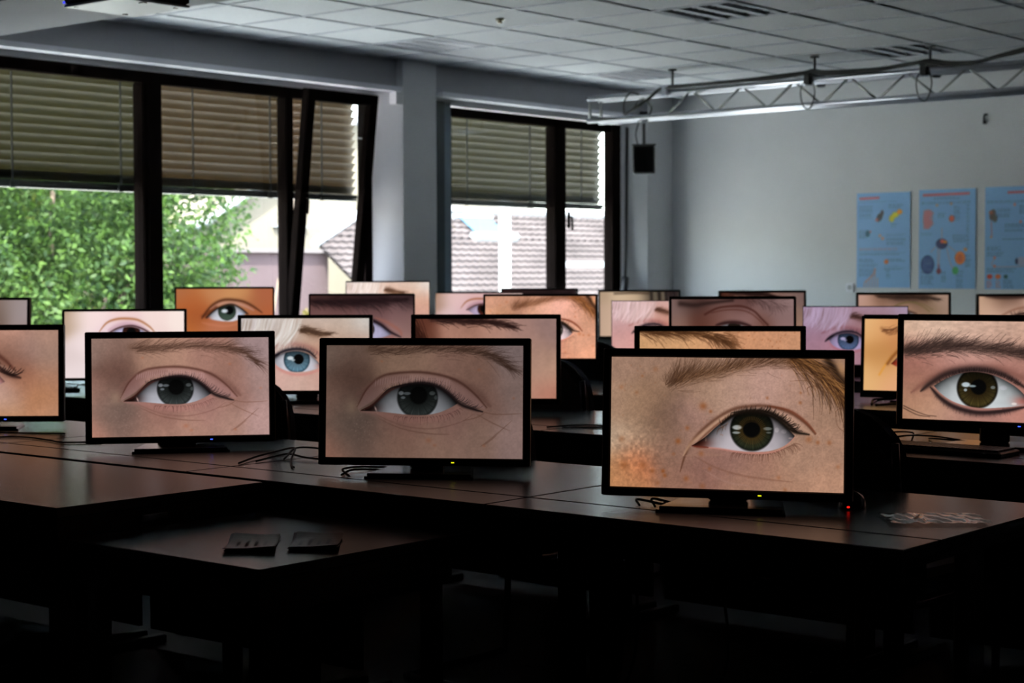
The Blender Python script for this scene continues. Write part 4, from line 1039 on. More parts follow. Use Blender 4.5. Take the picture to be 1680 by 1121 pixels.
def monitor(label, q, im, bez=.020, chin=.021, light=None, u_led=.65, zt=ZD):
    x, y, zb, yaw, tilt_, sc = q
    t = thing('monitor', label, 'monitor', (x, y, zt), yaw, 'monitors showing close-ups of eyes')
    w, h = .531 * sc, .299 * sc; z0 = EYE + zb - zt
    ct, st_ = math.cos(tilt_), math.sin(tilt_)
    P = lambda a, b, d=0.: (a, d * ct + b * st_, z0 + b * ct - d * st_)      # d > 0 goes away from the viewer
    T = Matrix(((1, 0, 0, 0), (0, ct, st_, 0), (0, -st_, ct, z0), (0, 0, 0, 1)))
    b = MB(); c = .003
    b.box(-w / 2 - bez, w / 2 + bez, -.005, .022, h, h + bez, T, c).box(-w / 2 - bez, w / 2 + bez, -.005, .022, -chin, 0, T, c)
    b.box(-w / 2 - bez, -w / 2, -.0048, .022, -.006, h + .006, T, c).box(w / 2, w / 2 + bez, -.0048, .022, -.006, h + .006, T, c)
    b.build('bezel', M_plastic, t)
    s = MB(); W2_, H2_ = w / 2 + bez - .004, h + bez - .004
    vs = []
    for (d, k) in ((.020, 1.), (.032, .96), (.050, .62)):
        for a_, b_ in ((-1, -1), (1, -1), (1, 1), (-1, 1)):
            zz = h / 2 + b_ * (H2_ + chin) / 2 * k
            vs.append(P(a_ * W2_ * k, zz, d))
    fs = [(3, 2, 1, 0), (8, 9, 10, 11)] + [(r * 4 + i, r * 4 + (i + 1) % 4, r * 4 + 4 + (i + 1) % 4, r * 4 + 4 + i) for r in range(2) for i in range(4)]
    s.add(vs, fs).build('back_shell', M_plastic, t)
    me = picture_mesh('screen', w + .0006, h + .0006, im, lambda a, b_: P(a, b_ - .0003), M_screen)
    link('screen', me, t)
    n = MB()
    zc = z0 + h * .32
    n.box(-.045, .045, .045, .068, .012, zc + .03, None, .006)
    n.box(-.06, .06, .036, .058, zc - .05, zc + .06, None, .006)
    n.build('stand_neck', M_plastic, t)
    bs = MB(); bs.prism([(-.145, -.075), (.145, -.075), (.118, .115), (-.118, .115)], 0, .007)
    bs.prism([(-.138, -.069), (.138, -.069), (.112, .108), (-.112, .108)], .0068, .014)
    bs.build('stand_base', M_gloss, t)
    if light:
        u = (u_led - .5) * w
        l = MB(); l.box(u - .0038, u + .0038, -.0066, -.0045, -chin * .55 - .0012, -chin * .55 + .0012, T)
        l.build('power_light', LED[light], t)
    k = MB()
    for i in range(4):
        u = w / 2 - .03 - i * .022
        k.box(u - .005, u + .005, -.0058, -.0045, -chin * .6 - .0015, -chin * .6 + .0015, T)
    k.build('button', M_btn, t, kind='stuff')
    return t

Q = {"A": [3.3142, 2.1192, -0.4932, -1.1443, 0.0685, 0.9999], "B": [3.3743, 3.1017, -0.4915, -1.0066, 0.0766, 1.0], "C": [3.4064, 4.1323, -0.4951, -0.716, 0.0517, 0.9998], "M4": [3.4538, 5.2641, -0.4947, -0.8643, 0.0455, 0.9999], "M5": [4.9708, 2.2252, -0.4573, -1.368, 0.0439, 1.0216], "D": [4.9787, 5.2417, -0.4873, -0.8915, 0.0488, 1.0032], "E": [4.9765, 4.2522, -0.4763, -0.9446, 0.0504, 1.0086], "F": [4.8786, 3.1406, -0.4979, -0.9896, 0.0499, 1.0027], "G": [4.8997, 6.3369, -0.4698, -0.7824, 0.0564, 1.0018], "H": [6.505, 3.1857, -0.4899, -1.30, 0.0712, 0.9855], "I": [6.4951, 7.4928, -0.3914, -0.8184, 0.0493, 1.0182], "J": [6.4468, 6.359, -0.4205, -0.8857, 0.0495, 1.0123], "K": [8.0503, 7.7049, -0.3596, -0.8944, 0.0498, 1.0041], "L": [8.0003, 6.8886, -0.4256, -0.9479, 0.0499, 1.002], "N": [6.501, 5.2073, -0.4129, -0.9481, 0.0506, 1.0008], "O": [9.6044, 7.7006, -0.4198, -0.9573, 0.0503, 0.9844], "P": [9.6, 6.8261, -0.4328, -0.9051, 0.0499, 1.0027], "Q": [8.0002, 5.5508, -0.4619, -0.9761, 0.0509, 1.001], "R": [6.4972, 4.1144, -0.4224, -0.9115, 0.0496, 1.0112], "S": [9.5506, 5.824, -0.4328, -0.8767, 0.05, 1.0002], "T": [8.0018, 4.3247, -0.4795, -1.039, 0.0491, 0.9943], "U": [9.598, 4.8604, -0.4436, -0.9684, 0.0497, 1.0106], "V": [9.6011, 4.0936, -0.4438, -0.8343, 0.05, 0.9979], "W": [4.9833, 7.6144, -0.4279, -1.117, 0.0503, 0.9958]}
Q["M4"][1] -= .0
sf = pic_soft_face
monitor('front monitor with a freckled green brown eye and ginger hair, yellow light', Q['A'], pic_freckled_eye(420, 236), light='y')
monitor('front monitor with the darkest grey eye picture, yellow light below it', Q['B'], pic_grey_eye(352, 198, .92, 0.), light='y')
monitor('front monitor with a grey eye picture and blue light, left of the darker copy', Q['C'], pic_grey_eye(336, 189, 1.28, 38., seed=4, tint=(1., .985, 1.)), light='b', u_led=.67)
monitor('monitor cut off by the left edge, showing an eye corner and wide cheek', Q['M4'], sf(240, 135, 'lid_corner', 1.05), light='b', u_led=.655)
monitor('monitor with an olive brown eye lined in black under a thick dark brow', Q['M5'], pic_lined_eye(340, 191, .98), light='b', u_led=.66)
monitor('second row monitor with a bright blue eye and white blonde strands', Q['D'], pic_blonde_eye(240, 135, .98), bez=.015, chin=.017)
monitor('second row monitor with dark tapering brow and dark hair at its edge', Q['E'], sf(240, 135, 'dark_brow', 1.), bez=.0175)
monitor('second row monitor showing orange skin with brown brow hairs, behind the freckled eye', Q['F'], sf(240, 135, 'orange_brow', 1.), bez=.019)
monitor('second row monitor with very pale skin and a dark iris under a brown lid line', Q['G'], sf(224, 126, 'pale_dark_iris', 1.04), bez=.012, chin=.013)
monitor('monitor with amber skin and the red inner corner of an eye', Q['H'], sf(208, 117, 'amber_corner', 1.), bez=.014, chin=.03)
monitor('monitor with orange tanned skin and a grey green eye by the left window', Q['I'], sf(176, 99, 'orange_eye', 1.0, tint=(.98, 1.03, 1.12)), bez=.010, chin=.02)
monitor('third row monitor with broad dark brow and violet tinted eye white', Q['J'], sf(176, 99, 'violet_dark', 1.), bez=.009, chin=.02)
monitor('thin framed monitor with pale blonde picture in front of the white column', Q['K'], pic_blonde_eye(160, 90, 1.1, tint=(1.03, 1., .99), seed=12), bez=.006, chin=.02)
monitor('frameless monitor with pink skin and a brown lid line below the right window', Q['L'], sf(160, 90, 'pale_dark_iris', .95, seed=22, tint=(1., .93, .93)), bez=.004, chin=.02)
monitor('third row monitor repeating the freckled eye with brown curls, brighter', Q['N'], pic_freckled_eye(208, 117, 1.28, seed=6, tint=(1.05, .98, .96)), bez=.011, chin=.014)
monitor('mostly hidden last row monitor, only its black top edge under the right window', Q['O'], sf(144, 81, 'violet_dark', .8, seed=31), bez=.014)
monitor('last row monitor with tan skin and dark vertical hair, below the corner column', Q['P'], sf(144, 81, 'tan_hair', 1., seed=32), bez=.014)
monitor('frameless monitor with pink blonde picture beside the double lidded eye', Q['Q'], pic_blonde_eye(160, 90, .98, tint=(1.06, .95, .98), seed=14), bez=.004, chin=.01)
monitor('third row monitor with dusky skin and a double folded eyelid', Q['R'], sf(192, 108, 'closed_lid', .96), bez=.012)
monitor('last row monitor hidden behind the double folded eyelid, black frame showing above it', Q['S'], sf(144, 81, 'dark_brow', .8, seed=33), bez=.016)
monitor('fourth row monitor with violet tinted blue eye, frameless top', Q['T'], pic_blonde_eye(184, 104, .78, tint=(1.03, .93, 1.12), seed=15), bez=.004, chin=.012)
monitor('last row monitor below the first two posters, brown brow and green lid fold', Q['U'], sf(160, 90, 'grey_fold', 1.), bez=.016)
monitor('last row monitor at the right edge below the third poster', Q['V'], sf(160, 90, 'pale_brow', 1.), bez=.016)
monitor('monitor corner with plain grey skin at the left edge before the tree', Q['W'], sf(160, 90, 'plain_cheek', .9), bez=.013)

# ---------------------------------------------------------------- posters
M_print = bpy.data.materials.new('printed_poster'); M_print.use_nodes = True
_nt = M_print.node_tree; _b = _nt.nodes['Principled BSDF']; _a = _nt.nodes.new('ShaderNodeAttribute'); _a.attribute_name = 'picture'
_nt.links.new(_a.outputs['Color'], _b.inputs['Base Color']); _b.inputs['Roughness'].default_value = .5
BLUE = (128, 176, 222)
def poster_pic(k):
    p = Paint(104, 174, (0, 0, 100, 168), 40 + k)
    p.im[:] = BLUE
    tx = (84, 118, 158)
    def text(x0, x1, y, n, c=tx, a=.75, gap=2.6):
        for i in range(n):
            x = x0
            e = x1 - (p.r.uniform(0, .25) * (x1 - x0))
            while x < e:
                w_ = p.r.uniform(2, 6); xe = min(x + w_, e)
                m = ((p.X > x) & (p.X < xe) & (abs(p.Y - (y + i * gap)) < .75)).astype(float)
                p.mix(m * a, c); x += w_ + 1.2
    red = (206, 82, 84)
    if k == 0:
        for i in range(9): p.blob(7 + i * 4.2, 10 - i * .1, 2.1, 2.4, red, .9, soft=.5)
        text(5, 92, 16, 1); text(5, 32, 24, 9); text(60, 88, 22, 3); text(64, 76, 56, 3); text(5, 24, 66, 6); text(56, 94, 74, 2); text(56, 94, 82, 5); text(5, 92, 98, 2, red, .35); text(5, 92, 104, 3); text(5, 40, 118, 12); text(58, 92, 118, 2); text(52, 92, 130, 3); text(56, 64, 138, 6)
        p.blob(43, 44, 5, 8, (44, 40, 46), .95, .5, .4); p.blob(48, 36, 3, 5, (50, 34, 40), .9, 0, .5); p.blob(38, 48, 2.6, 3, (206, 100, 90), .8, 0, .5)
        p.blob(66, 46, 5, 6, (226, 214, 30), 1, 0, .4); p.blob(72, 40, 6, 5, (226, 214, 30), 1, 0, .4); p.blob(80, 35, 5, 4.5, (236, 150, 20), 1, 0, .4)
        p.blob(21, 72, 4, 5.5, (20, 84, 110), .95, 0, .4); p.blob(26, 69, 1.6, 2.2, red, .8, 0, .5); p.blob(44, 76, 2.6, 2.2, (226, 140, 90), .8, .5, .5); p.blob(49, 81, 2.6, 2.6, (226, 140, 90), .8, 0, .5)
        p.blob(56, 122, 4, 4, (214, 120, 60), 1, 0, .4)
        for i in range(6):
            x = 15 + i * 5; y = 160 - i * 4.6 - (6 if i == 4 else 0) + (14 if i == 5 else 0)
            p.stroke([(x, 167), (x, y)], .9, (210, 140, 110), .8)
        p.stroke([(16, 158), (26, 150), (33, 142), (35, 134)], 1, (220, 130, 90), .8)
    elif k == 1:
        for i in range(20): p.blob(9 + i * 4.1, 9.5 - i * .05, 2.1, 2.4, red, .9, soft=.5)
        text(26, 76, 14, 2); text(5, 92, 22, 2); text(62, 74, 30, 10); text(84, 90, 28, 22, gap=3.4); text(4, 26, 74, 2); text(60, 88, 78, 3); text(62, 94, 86, 2); text(34, 48, 40, 4); text(4, 28, 140, 9); text(40, 50, 140, 7); text(66, 80, 138, 12); text(82, 92, 112, 8)
        for i in range(12): p.stroke([(9, 36 + i * 2.7), (22 + 4 * math.sin(i), 36 + i * 2.7)], .9, (214, 104, 96), .85)
        p.blob(16, 50, 8.6, 16, (206, 110, 104), .55, 0, .3)
        p.blob(58, 50, 4.6, 5.4, (208, 88, 50), 1, 0, .4); p.blob(32, 27, 2, 2, (214, 140, 60), .8, 0, .5); p.blob(57, 25, 2, 2, (214, 140, 60), .8, 0, .5)
        p.blob(41, 92, 10.4, 9, (24, 36, 92), 1, 0, .2); p.blob(42, 88, 4, 3.4, (220, 100, 80), 1, 0, .4); p.blob(47, 89, 3, 2.4, (230, 140, 40), 1, 0, .4)
        p.blob(16, 127, 12, 16, (14, 56, 120), 1, 0, .12)
        for i in range(9): p.stroke([(8, 116 + i * 2.6), (24, 116 + i * 2.6 + math.sin(i))], .5, (150, 170, 210), .6)
        p.blob(73, 116, 9, 11, (222, 120, 50), 1, 0, .15); p.blob(82, 102, 3.4, 2.6, (226, 150, 60), .9, .5, .4); p.blob(73, 117, 5, 7, (180, 80, 50), .6, 0, .5)
        p.blob(36, 138, 4.2, 5, (122, 48, 72), 1, 0, .3); p.stroke([(36, 134), (36, 128)], 1.4, (122, 48, 72), 1)
        p.blob(65, 137, 5.4, 6.6, (64, 166, 92), 1, 0, .3)
        for q in ([(41, 66), (41, 82)], [(34, 100), (34, 130)], [(50, 100), (56, 124), (62, 134)], [(30, 97), (22, 106)], [(38, 101), (36, 128)], [(53, 96), (66, 106)]): p.stroke(q, .6, (206, 130, 120), .7)
    else:
        for i in range(12): p.blob(40 + i * 4.2, 10, 2.1, 2.3, red, .9, soft=.5)
        text(4, 92, 24, 2); text(20, 46, 36, 6); text(58, 94, 32, 6); text(34, 92, 62, 5); text(4, 30, 98, 3); text(4, 34, 108, 3); text(30, 92, 86, 1); text(4, 60, 134, 3); text(32, 50, 152, 6)
        p.blob(13, 46, 5, 9, (74, 50, 40), .95, .2, .4); p.blob(17, 52, 4, 6, (50, 50, 40), .9, 0, .4); p.blob(10, 42, 3, 3, (180, 90, 50), .8, 0, .5); p.stroke([(11, 58), (12, 80)], 1, red, .6); p.blob(11, 82, 1.6, 2, (220, 140, 60), .9, 0, .5)
        for x, y, c in ((50, 30, (214, 120, 90)), (60, 58, (214, 120, 90)), (17, 116, (222, 110, 60)), (17, 130, (222, 110, 60))): p.blob(x, y, 2, 2.4, c, .9, 0, .4)
        p.stroke([(17, 116), (17, 130), (80, 130)], .6, (206, 130, 120), .7)
        p.blob(62, 122, 9, 7, (170, 170, 196), .9, 0, .4); p.blob(54, 122, 2.6, 5, (20, 30, 70), .9, 0, .4)
        p.blob(9, 147, 4.8, 4, (196, 62, 40), 1, 0, .3); p.blob(23, 147, 4.8, 4, (214, 106, 50), 1, 0, .3); p.blob(36, 147, 3.6, 3.4, (24, 84, 84), 1, 0, .3)
        text(4, 14, 154, 5, (206, 100, 96), .7); text(19, 28, 154, 5, (206, 120, 96), .7)
    return finish(p.im)
def poster(label, y_hi, y_lo, z0, z1, k):
    t = thing('wall_poster', label, 'poster', (13.797, (y_hi + y_lo) / 2, z0), -math.pi / 2, 'blue science posters')
    w, h = y_hi - y_lo, z1 - z0
    # local x runs to the right on the wall, -y faces the room
    MB().box(-w / 2, w / 2, -.004, 0, 0, h).build('poster_sheet', mat('poster_paper', (190, 205, 220), .6), t)
    im = poster_pic(k)
    me = picture_mesh('poster_print', w - .004, h - .004, im, lambda a, b_: (a, -.0045, b_ + .002), M_print)
    link('poster_print', me, t)
poster('blue poster with yellow and black creatures, nearest the window corner', 7.445, 6.925, EYE - .142, EYE + .695, 0)
poster('middle blue poster with a dark round cell and orange shape', 6.845, 6.32, EYE - .149, EYE + .706, 1)
poster('blue poster cut by the right edge, with three red and green dots', 6.24, 5.715, EYE - .152, EYE + .71, 2)
wb_ = MB().box(13.775, 13.8, 6.235, 6.26, EYE + 1.24, EYE + 1.27, c=.004).tube([(13.785, 6.25, EYE + 1.26), (13.76, 6.24, EYE + 1.30), (13.77, 6.235, EYE + 1.32)], .008).box(13.77, 13.8, 6.225, 6.245, EYE + 1.31, EYE + 1.325)
tag(wb_.build('wall_hook', M_plastic), 'small dark hook high on the back wall above the posters', 'hook')
sk_ = thing('wall_socket', 'small white socket on the back wall beside the first poster', 'socket', (13.8, 7.51, EYE - .14))
part_box('cover', M_rail, sk_, (-.012, -.001, -.04, .04, -.04, .04), c=.003)
MB().cyl((-.013, 0, 0), (-.0119, 0, 0), .022, 16).build('socket_recess', mat('light_grey', (170, 170, 175), .5), sk_)

# ---------------------------------------------------------------- truss with cable and speaker
M_alu = mat('brushed_aluminium', (196, 198, 206), .28, metal=.95)
M_alud = mat('dull_aluminium', (150, 152, 150), .4, metal=.8)
tz0, tz1 = EYE + 1.30, EYE + 1.49
tr = thing('lighting_truss', 'aluminium lattice truss hanging along the back wall under the ceiling', 'truss', (11.9, 9.0, tz0))
Lt = 6.2
def tp(x, y, z): return (x - 11.9, y - 9.0, z - tz0)
for x, z, lab in ((11.9, tz0, 0), (11.9, tz1, 0), (12.06, tz0, 0), (12.06, tz1, 0)):
    MB().cyl(tp(x, 9.0, z), tp(x, 9.0 - Lt, z), .022, 14).build('chord_tube', M_alu, tr, smooth=True)
nodes = [8.18 - .241 * i for i in range(24)]
for i in range(23):
    a, b_ = nodes[i], nodes[i + 1]
    za, zc_ = (tz0, tz1) if i % 2 == 0 else (tz1, tz0)
    MB().cyl(tp(11.9, a, za), tp(11.9, b_, zc_), .0095, 8).build('brace', M_alud, tr, smooth=True)
for i in range(0, 23, 1):
    a, b_ = nodes[i], nodes[i + 1]
    xa, xb = (11.9, 12.06) if i % 2 == 0 else (12.06, 11.9)
    MB().cyl(tp(xa, a, tz0), tp(xb, b_, tz0), .0085, 8).build('brace', M_alud, tr, smooth=True)
for y in (8.98, 5.08):
    b = MB().cyl(tp(11.9, y, tz0), tp(11.9, y, tz1), .012, 8).cyl(tp(12.06, y, tz0), tp(12.06, y, tz1), .012, 8).cyl(tp(11.9, y, tz0), tp(12.06, y, tz0), .012, 8).cyl(tp(11.9, y, tz1), tp(12.06, y, tz1), .012, 8)
    b.build('end_frame', M_alud, tr, smooth=True)
for k_, y in enumerate((8.18, 6.84, 5.86)):
    h = thing('truss_clamp', ['clamp hanging the truss near its free end', 'black clamp hanging the truss in the middle of its visible length', 'black clamp hanging the truss nearest the right edge'][k_], 'clamp', (11.98, y, tz1), 0, 'truss hanging clamps')
    mclr = M_alu if k_ == 0 else M_steel
    MB().box(-.13, .13, -.03, .03, .03, .055, c=.006).box(-.13, -.07, -.028, .028, -.035, .035, c=.008).box(.07, .13, -.028, .028, -.035, .035, c=.008).build('bracket', mclr, h)
    MB().cyl((0, 0, .05), (0, 0, H - tz1), .010).cyl((0, 0, H - tz1 - .012), (0, 0, H - tz1 - .001), .035).build('threaded_rod', M_steel, h)
    if k_: MB().tube(spline([(-.1, .02, .02), (-.13, .05, -.08), (-.12, .03, -.2), (-.1, -.02, -.215), (-.12, -.07, -.1), (-.1, -.03, .02)], 5), .005, 6).build('safety_wire', M_steel, h, smooth=True)
cab = [(11.88, 8.15, 2.80), (11.88, 7.55, 2.80), (11.88, 7.16, 2.81), (11.88, 6.88, 2.82), (11.88, 6.8, 2.83), (11.88, 6.67, 2.81), (11.88, 6.25, 2.80), (11.88, 5.95, 2.82), (11.88, 5.82, 2.83), (11.88, 5.66, 2.80), (11.88, 5.45, 2.79), (11.88, 5.28, 2.82), (11.88, 5.05, 2.86), (11.9, 4.6, 2.93)]
c_ = MB().tube(spline(cab, 5), .016, 8).tube(spline([(x - .02, y + .02, z - .012 + .01 * math.sin(i * 2.)) for i, (x, y, z) in enumerate(cab)], 5), .011, 8)
tag(c_.build('truss_cable', M_cord, smooth=True), 'thick black cable bundle lying along the top of the truss', 'cable')
loopc = MB().tube(spline([(11.86, 8.59, 2.60), (11.86, 8.59, 2.70), (11.86, 8.53, 2.775), (11.86, 8.44, 2.76)], 6), .008, 6).tube(spline([(11.86, 8.58, 2.60), (11.86, 8.45, 2.66), (11.86, 8.33, 2.72), (11.86, 8.22, 2.79), (11.88, 8.13, 2.80)], 6), .013, 6)
loopc.tube(spline([(11.86, 8.36, 2.70), (11.86, 8.31, 2.64), (11.86, 8.33, 2.58)], 6), .007, 6).tube(spline([(11.86, 8.57, 2.60), (11.86, 8.5, 2.63), (11.86, 8.45, 2.7), (11.86, 8.38, 2.72)], 6), .006, 6)
tag(loopc.build('looped_cable', M_cord, smooth=True), 'looped black cable wrapped around the free end of the truss', 'cable')
sp = thing('hanging_speaker', 'small black loudspeaker hanging under the end of the truss', 'speaker', (11.95, 8.45, EYE + .83), .55)
MB().box(-.09, .10, -.09, .09, 0, .235, c=.01).build('cabinet', M_panel, sp)
MB().box(-.095, -.0899, -.08, .08, .012, .223, c=.002).build('grille', mat('black_grille', (6, 6, 7), .9, spec=.1), sp)
MB().box(-.012, .012, -.10, .10, .235, .25, c=.003).cyl((0, 0, .25), (0, 0, .47), .014, 10).box(-.04, .04, -.035, .035, .44, .52, c=.006).build('mounting_bracket', M_steel, sp)
MB().tube(spline([(.03, .05, .235), (.035, .07, .33), (.02, .05, .42), (.0, .03, .5)], 6), .006, 6).build('cable', M_cord, sp, smooth=True)
MB().cyl((-.03, .0, .44), (-.045, 0, .44), .02, 10).build('bolt', M_alu, sp)

# ---------------------------------------------------------------- projector under the beam
pj = thing('ceiling_projector', 'projector hanging from the ceiling beam at the top edge of the photo, blue light', 'projector', (5.15, 6.61, EYE + 1.25), 0)
M_pj = mat('white_projector_case', (170, 176, 182), .4)
MB().box(-.20, .20, -.215, .215, 0, .012, c=.003).build('bottom_plate', M_pj, pj)
MB().box(-.203, .203, -.218, .218, .0125, .13, c=.012).build('case', M_plastic, pj)
MB().cyl((-.17, .16, -.002), (-.17, .16, .004), .012).cyl((.12, .17, -.004), (.12, .17, .003), .014).cyl((-.05, -.18, -.004), (-.05, -.18, .003), .02).cyl((.15, -.17, -.003), (.15, -.17, .003), .012).build('adjusting_feet', M_plastic, pj)
MB().cyl((-.204, .1, .08), (-.22, .1, .08), .04, 20).build('lens', M_gloss, pj)
MB().box(-.206, -.2031, .203, .212, .018, .027).build('status_light', mat('blue_status_light', (20, 30, 255), .3, emit=2.), pj)
MB().cyl((0, 0, .12), (0, 0, .15), .03).box(-.06, .06, -.06, .06, .145, .149).build('ceiling_mount', M_plastic, pj)
pc = MB().tube(spline([(5.36, 6.45, EYE + 1.3), (5.5, 6.3, EYE + 1.34), (5.7, 6.2, EYE + 1.37), (5.9, 6.15, EYE + 1.375), (5.985, 6.1, EYE + 1.40), (5.985, 6.1, EYE + 1.60)], 6), .008, 6)
tag(pc.build('projector_cable', M_cord, smooth=True), 'black cable running from the projector over the beam edge', 'cable')

# ---------------------------------------------------------------- cards, sleeve, mice, keyboard, cables on the desks
def cards(label, x, y, rz, cols):
    t = thing('card_stack', label, 'card stack', (x, y, .66), rz, 'stacks of printed cards on the low table')
    rr = random.Random(int(x * 1000))
    for k in range(7):
        a = MB(); nx, ny = 10, 6; w, d = .205, .105; j = rr.uniform(-.04, .04); ox, oy = rr.uniform(-.004, .004), rr.uniform(-.004, .004)
        vs = []; fs = []
        for s_ in (0, 1):
            for iy in range(ny + 1):
                for ix in range(nx + 1):
                    u, v = ix / nx * 2 - 1, iy / ny * 2 - 1
                    z = .0012 + k * .0006 + .0004 * s_ + .006 * abs(u) ** 2.4 * (.4 + .6 * (k + 1) / 7) + .004 * max(0, u * v)
                    X_, Y_ = u * w / 2 * (1 - .012 * abs(u)), v * d / 2
                    vs.append((X_ * math.cos(j) - Y_ * math.sin(j) + ox, X_ * math.sin(j) + Y_ * math.cos(j) + oy, z))
        N = (nx + 1) * (ny + 1)
        for iy in range(ny):
            for ix in range(nx):
                p_ = iy * (nx + 1) + ix
                fs += [(p_, p_ + 1, p_ + nx + 2, p_ + nx + 1), (N + p_, N + p_ + nx + 1, N + p_ + nx + 2, N + p_ + 1)]
        rim = [i for i in range(nx + 1)] + [i * (nx + 1) + nx for i in range(1, ny + 1)] + [ny * (nx + 1) + i for i in range(nx - 1, -1, -1)] + [i * (nx + 1) for i in range(ny - 1, 0, -1)]
        for i in range(len(rim)): fs.append((rim[i], N + rim[i], N + rim[(i + 1) % len(rim)], rim[(i + 1) % len(rim)]))
        a.add(vs, fs); a.build('card', cols[0] if k < 6 else cols[1], t, smooth=False)
    ln = MB()
    for r_ in range(4):
        yy = -.032 + r_ * .02
        ln.add([(-.06, yy, .0062), (.05 - .02 * (r_ % 2), yy, .0062), (.05 - .02 * (r_ % 2), yy + .007, .0062), (-.06, yy + .007, .0062)], [(0, 1, 2, 3)])
    ln.build('print_lines', mat('grey_print', (92, 90, 96), .7), t)
cards('stack of dark blue cards with curled corners on the low table', 2.595, 2.905, .75, (mat('dark_blue_card', (26, 26, 38), .5), mat('navy_card_face', (16, 18, 28), .4)))
cards('stack of dark red brown cards with curled corners on the low table', 2.693, 2.806, .72, (mat('dark_red_card', (40, 14, 14), .5), mat('maroon_card_face', (34, 14, 14), .4)))

# clear crinkled sleeve
M_film = bpy.data.materials.new('clear_film'); M_film.use_nodes = True
_nt = M_film.node_tree; _nt.nodes.clear()
_o = _nt.nodes.new('ShaderNodeOutputMaterial'); _m = _nt.nodes.new('ShaderNodeMixShader'); _t = _nt.nodes.new('ShaderNodeBsdfTransparent'); _g = _nt.nodes.new('ShaderNodeBsdfGlossy')
_m.inputs[0].default_value = .6; _g.inputs['Roughness'].default_value = .08; _g.inputs[0].default_value = (.9, .9, .9, 1)
_nt.links.new(_t.outputs[0], _m.inputs[1]); _nt.links.new(_g.outputs[0], _m.inputs[2]); _nt.links.new(_m.outputs[0], _o.inputs[0])
rg = np.random.default_rng(12)
nx, ny = 70, 40
wv = [(rg.uniform(60, 240), rg.uniform(-90, 90), rg.uniform(0, 6.3), rg.uniform(.0004, .0010)) for _ in range(14)]
vs = []; fs = []
for iy in range(ny + 1):
    for ix in range(nx + 1):
        u, v = ix / nx - .5, iy / ny - .5
        x, y = u * .215, v * .155
        z = .006 + sum(a * math.sin(p * x + q * y + f) for p, q, f, a in wv) * (1 - (2 * abs(v)) ** 4 * .6)
        vs.append((x, y, max(.0012, z)))
for iy in range(ny):
    for ix in range(nx):
        p_ = iy * (nx + 1) + ix; fs.append((p_, p_ + 1, p_ + nx + 2, p_ + nx + 1))
sl_ = MB().add(vs, fs).build('plastic_sleeve', M_film, smooth=True)
sl_.location = (3.455, 1.675, ZD); sl_.rotation_euler = (0, 0, -.90)
tag(sl_, 'crinkled clear plastic sleeve lying near the open end of the front desk', 'plastic sleeve')

def mouse(label, x, y, rz):
    t = thing('computer_mouse', label, 'mouse', (x, y, ZD), rz, 'computer mice on the front desks')
    vs = []; fs = []; nu, nv = 20, 8
    for j in range(nv + 1):
        a = j / nv * math.pi / 2
        for i in range(nu):
            b_ = 2 * math.pi * i / nu
            vs.append((.056 * math.cos(b_) * math.cos(a) ** .6, .031 * math.sin(b_) * math.cos(a) ** .6, .001 + .036 * math.sin(a) * (1 - .18 * math.cos(b_))))
    for j in range(nv):
        for i in range(nu):
            k = (i + 1) % nu; fs.append((j * nu + i, j * nu + k, (j + 1) * nu + k, (j + 1) * nu + i))
    fs.append(tuple(range(nu - 1, -1, -1)))
    MB().add(vs, fs).build('mouse_body', M_gloss, t, smooth=True)
    MB().cyl((-.028, -.004, .034), (-.028, .004, .034), .009, 14).build('scroll_wheel', M_btn, t)
    MB().box(-.060, -.0555, -.003, .003, .006, .010, c=.001).build('sensor_glow', LED['r'], t)
    MB().tube(spline([(.05, 0, .012), (.10, .02, .004), (.16, .0, .004), (.22, .04, .004)], 6), .0022, 6).build('cable', M_cord, t, smooth=True)
mouse('black mouse with a red glow beside the freckled eye monitor', 3.533, 1.915, .35)
mouse('black mouse with a red glow under the monitor with the blue light', 3.475, 4.285, .65)

def keyboard(label, x, y, rz):
    t = thing('computer_keyboard', label, 'keyboard', (x, y, ZD), rz, 'black keyboards lying behind or under monitors')
    MB().box(-.07, .07, -.22, .22, 0, .016, c=.004).build('keyboard_body', M_plastic, t)
    k = MB()
    for i in range(5):
        for j in range(20):
            k.box(-.058 + i * .024, -.038 + i * .024, -.207 + j * .0208, -.189 + j * .0208, .0165, .022)
    k.build('keys', M_btn, t, kind='stuff')
keyboard('black keyboard on the desk under the monitor with the thick dark brow', 4.785, 2.30, .0)
keyboard('black keyboard beside the second row monitor with the pale skin picture', 4.85, 6.80, -.4)

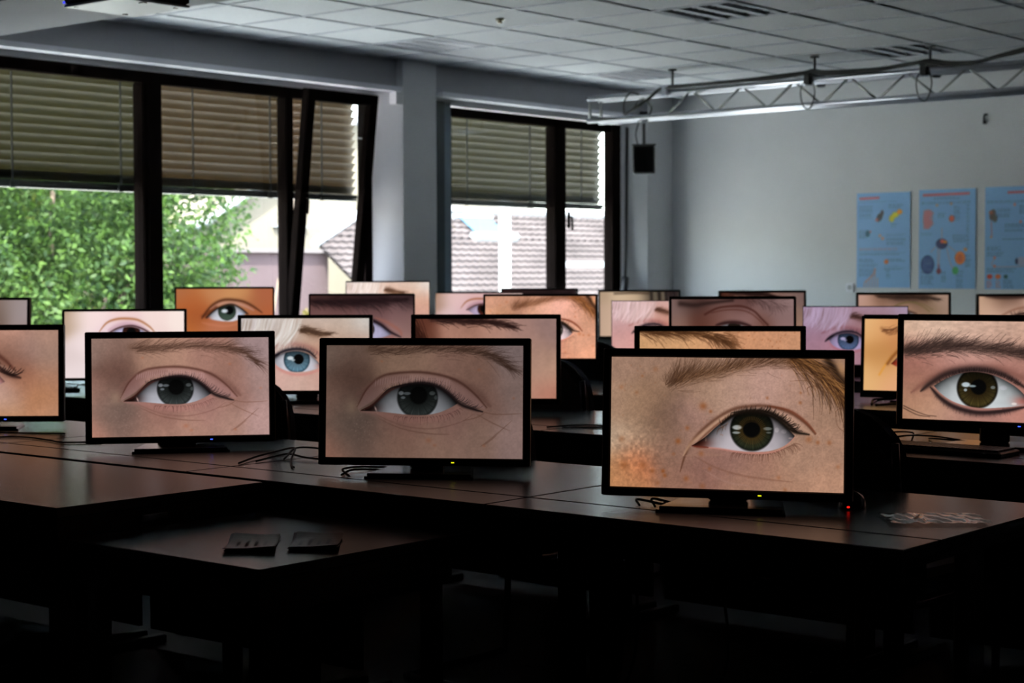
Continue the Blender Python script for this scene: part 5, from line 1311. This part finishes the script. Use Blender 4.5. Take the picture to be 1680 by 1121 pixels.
def cable(label, *runs, r=.003):
    b = MB()
    for pts in runs:
        b.tube(spline([(p[0], p[1], ZD + .004 + (p[2] if len(p) > 2 else 0)) for p in pts], 8), r, 6)
    tag(b.build('desk_cable', M_cord, smooth=True), label, 'cable', 'loose black cables on the desks')
cable('thin black cable loops between the two grey eye monitors', [(3.255, 3.70), (3.39, 3.77, .004), (3.53, 3.80, .012), (3.50, 3.73, .02), (3.40, 3.64, .002), (3.30, 3.53), (3.28, 3.50)], [(3.32, 3.70), (3.455, 3.72, .008), (3.45, 3.63, .004), (3.47, 3.50)], [(3.41, 3.68), (3.52, 3.74, .02), (3.60, 3.70, .01), (3.56, 3.55)])
cable('black cable bending out under the darkest grey eye monitor', [(3.225, 3.23), (3.29, 3.32, .006), (3.36, 3.33, .006), (3.44, 3.30)], [(3.235, 3.27), (3.30, 3.28, .008), (3.40, 3.22)])
cable('black cable tangle under the left corner of the freckled eye monitor', [(3.235, 2.30), (3.27, 2.33, .008), (3.25, 2.25, .006), (3.31, 2.28)], [(3.24, 2.26), (3.29, 2.30, .01), (3.30, 2.22), (3.37, 2.22)])
cable('black cable loops on the second row desk beside the monitor with thick brow', [(4.70, 2.47), (4.88, 2.55, .01), (5.03, 2.59, .02), (5.12, 2.56, .015), (5.0, 2.50, .005), (4.83, 2.42), (4.76, 2.33), (4.92, 2.30)], [(4.75, 2.45), (4.95, 2.53, .015), (5.10, 2.49, .01), (5.09, 2.33)], [(5.12, 2.50), (5.02, 2.40, .01), (5.06, 2.20)])
cable('black cable winding over the first desk row behind the left edge monitor', [(3.25, 4.95), (3.34, 4.86), (3.33, 4.71), (3.315, 4.6), (3.40, 4.52)], [(3.24, 5.10), (3.30, 5.0, .01), (3.42, 4.98), (3.5, 4.85)])
cable('black cables on the desk beside the pale skin monitor', [(4.86, 6.75), (5.0, 6.95, .01), (5.09, 6.9), (5.05, 6.7)], [(4.88, 6.68), (5.02, 6.82, .01), (5.12, 6.75)])
cable('black cable on the third row desk beside the amber skin monitor', [(6.30, 3.33), (6.45, 3.40, .006), (6.58, 3.44), (6.66, 3.40)], [(6.28, 3.30), (6.35, 3.28), (6.43, 3.25)], r=.005)
cable('black cable crossing the second row desk behind the dark brow monitor', [(4.68, 3.72), (4.78, 3.66, .004), (4.86, 3.60), (4.95, 3.50)], [(4.69, 3.66), (4.80, 3.58), (4.9, 3.46)])
# hanging cables below the right front desk
b = MB()
for i, (x, y) in enumerate(((3.28, 2.42), (3.27, 2.40), (3.3, 2.36), (3.29, 2.12))):
    b.tube(spline([(x, y, .62), (x + .01, y - .02 * (i % 2), .4), (x - .02, y + .02, .2), (x + .05 * (i - 1), y - .05 * i, .04)], 6), .004, 6)
tag(b.build('hanging_cables', M_cord, smooth=True), 'thin cables hanging down under the front desk beside the chair', 'cable')
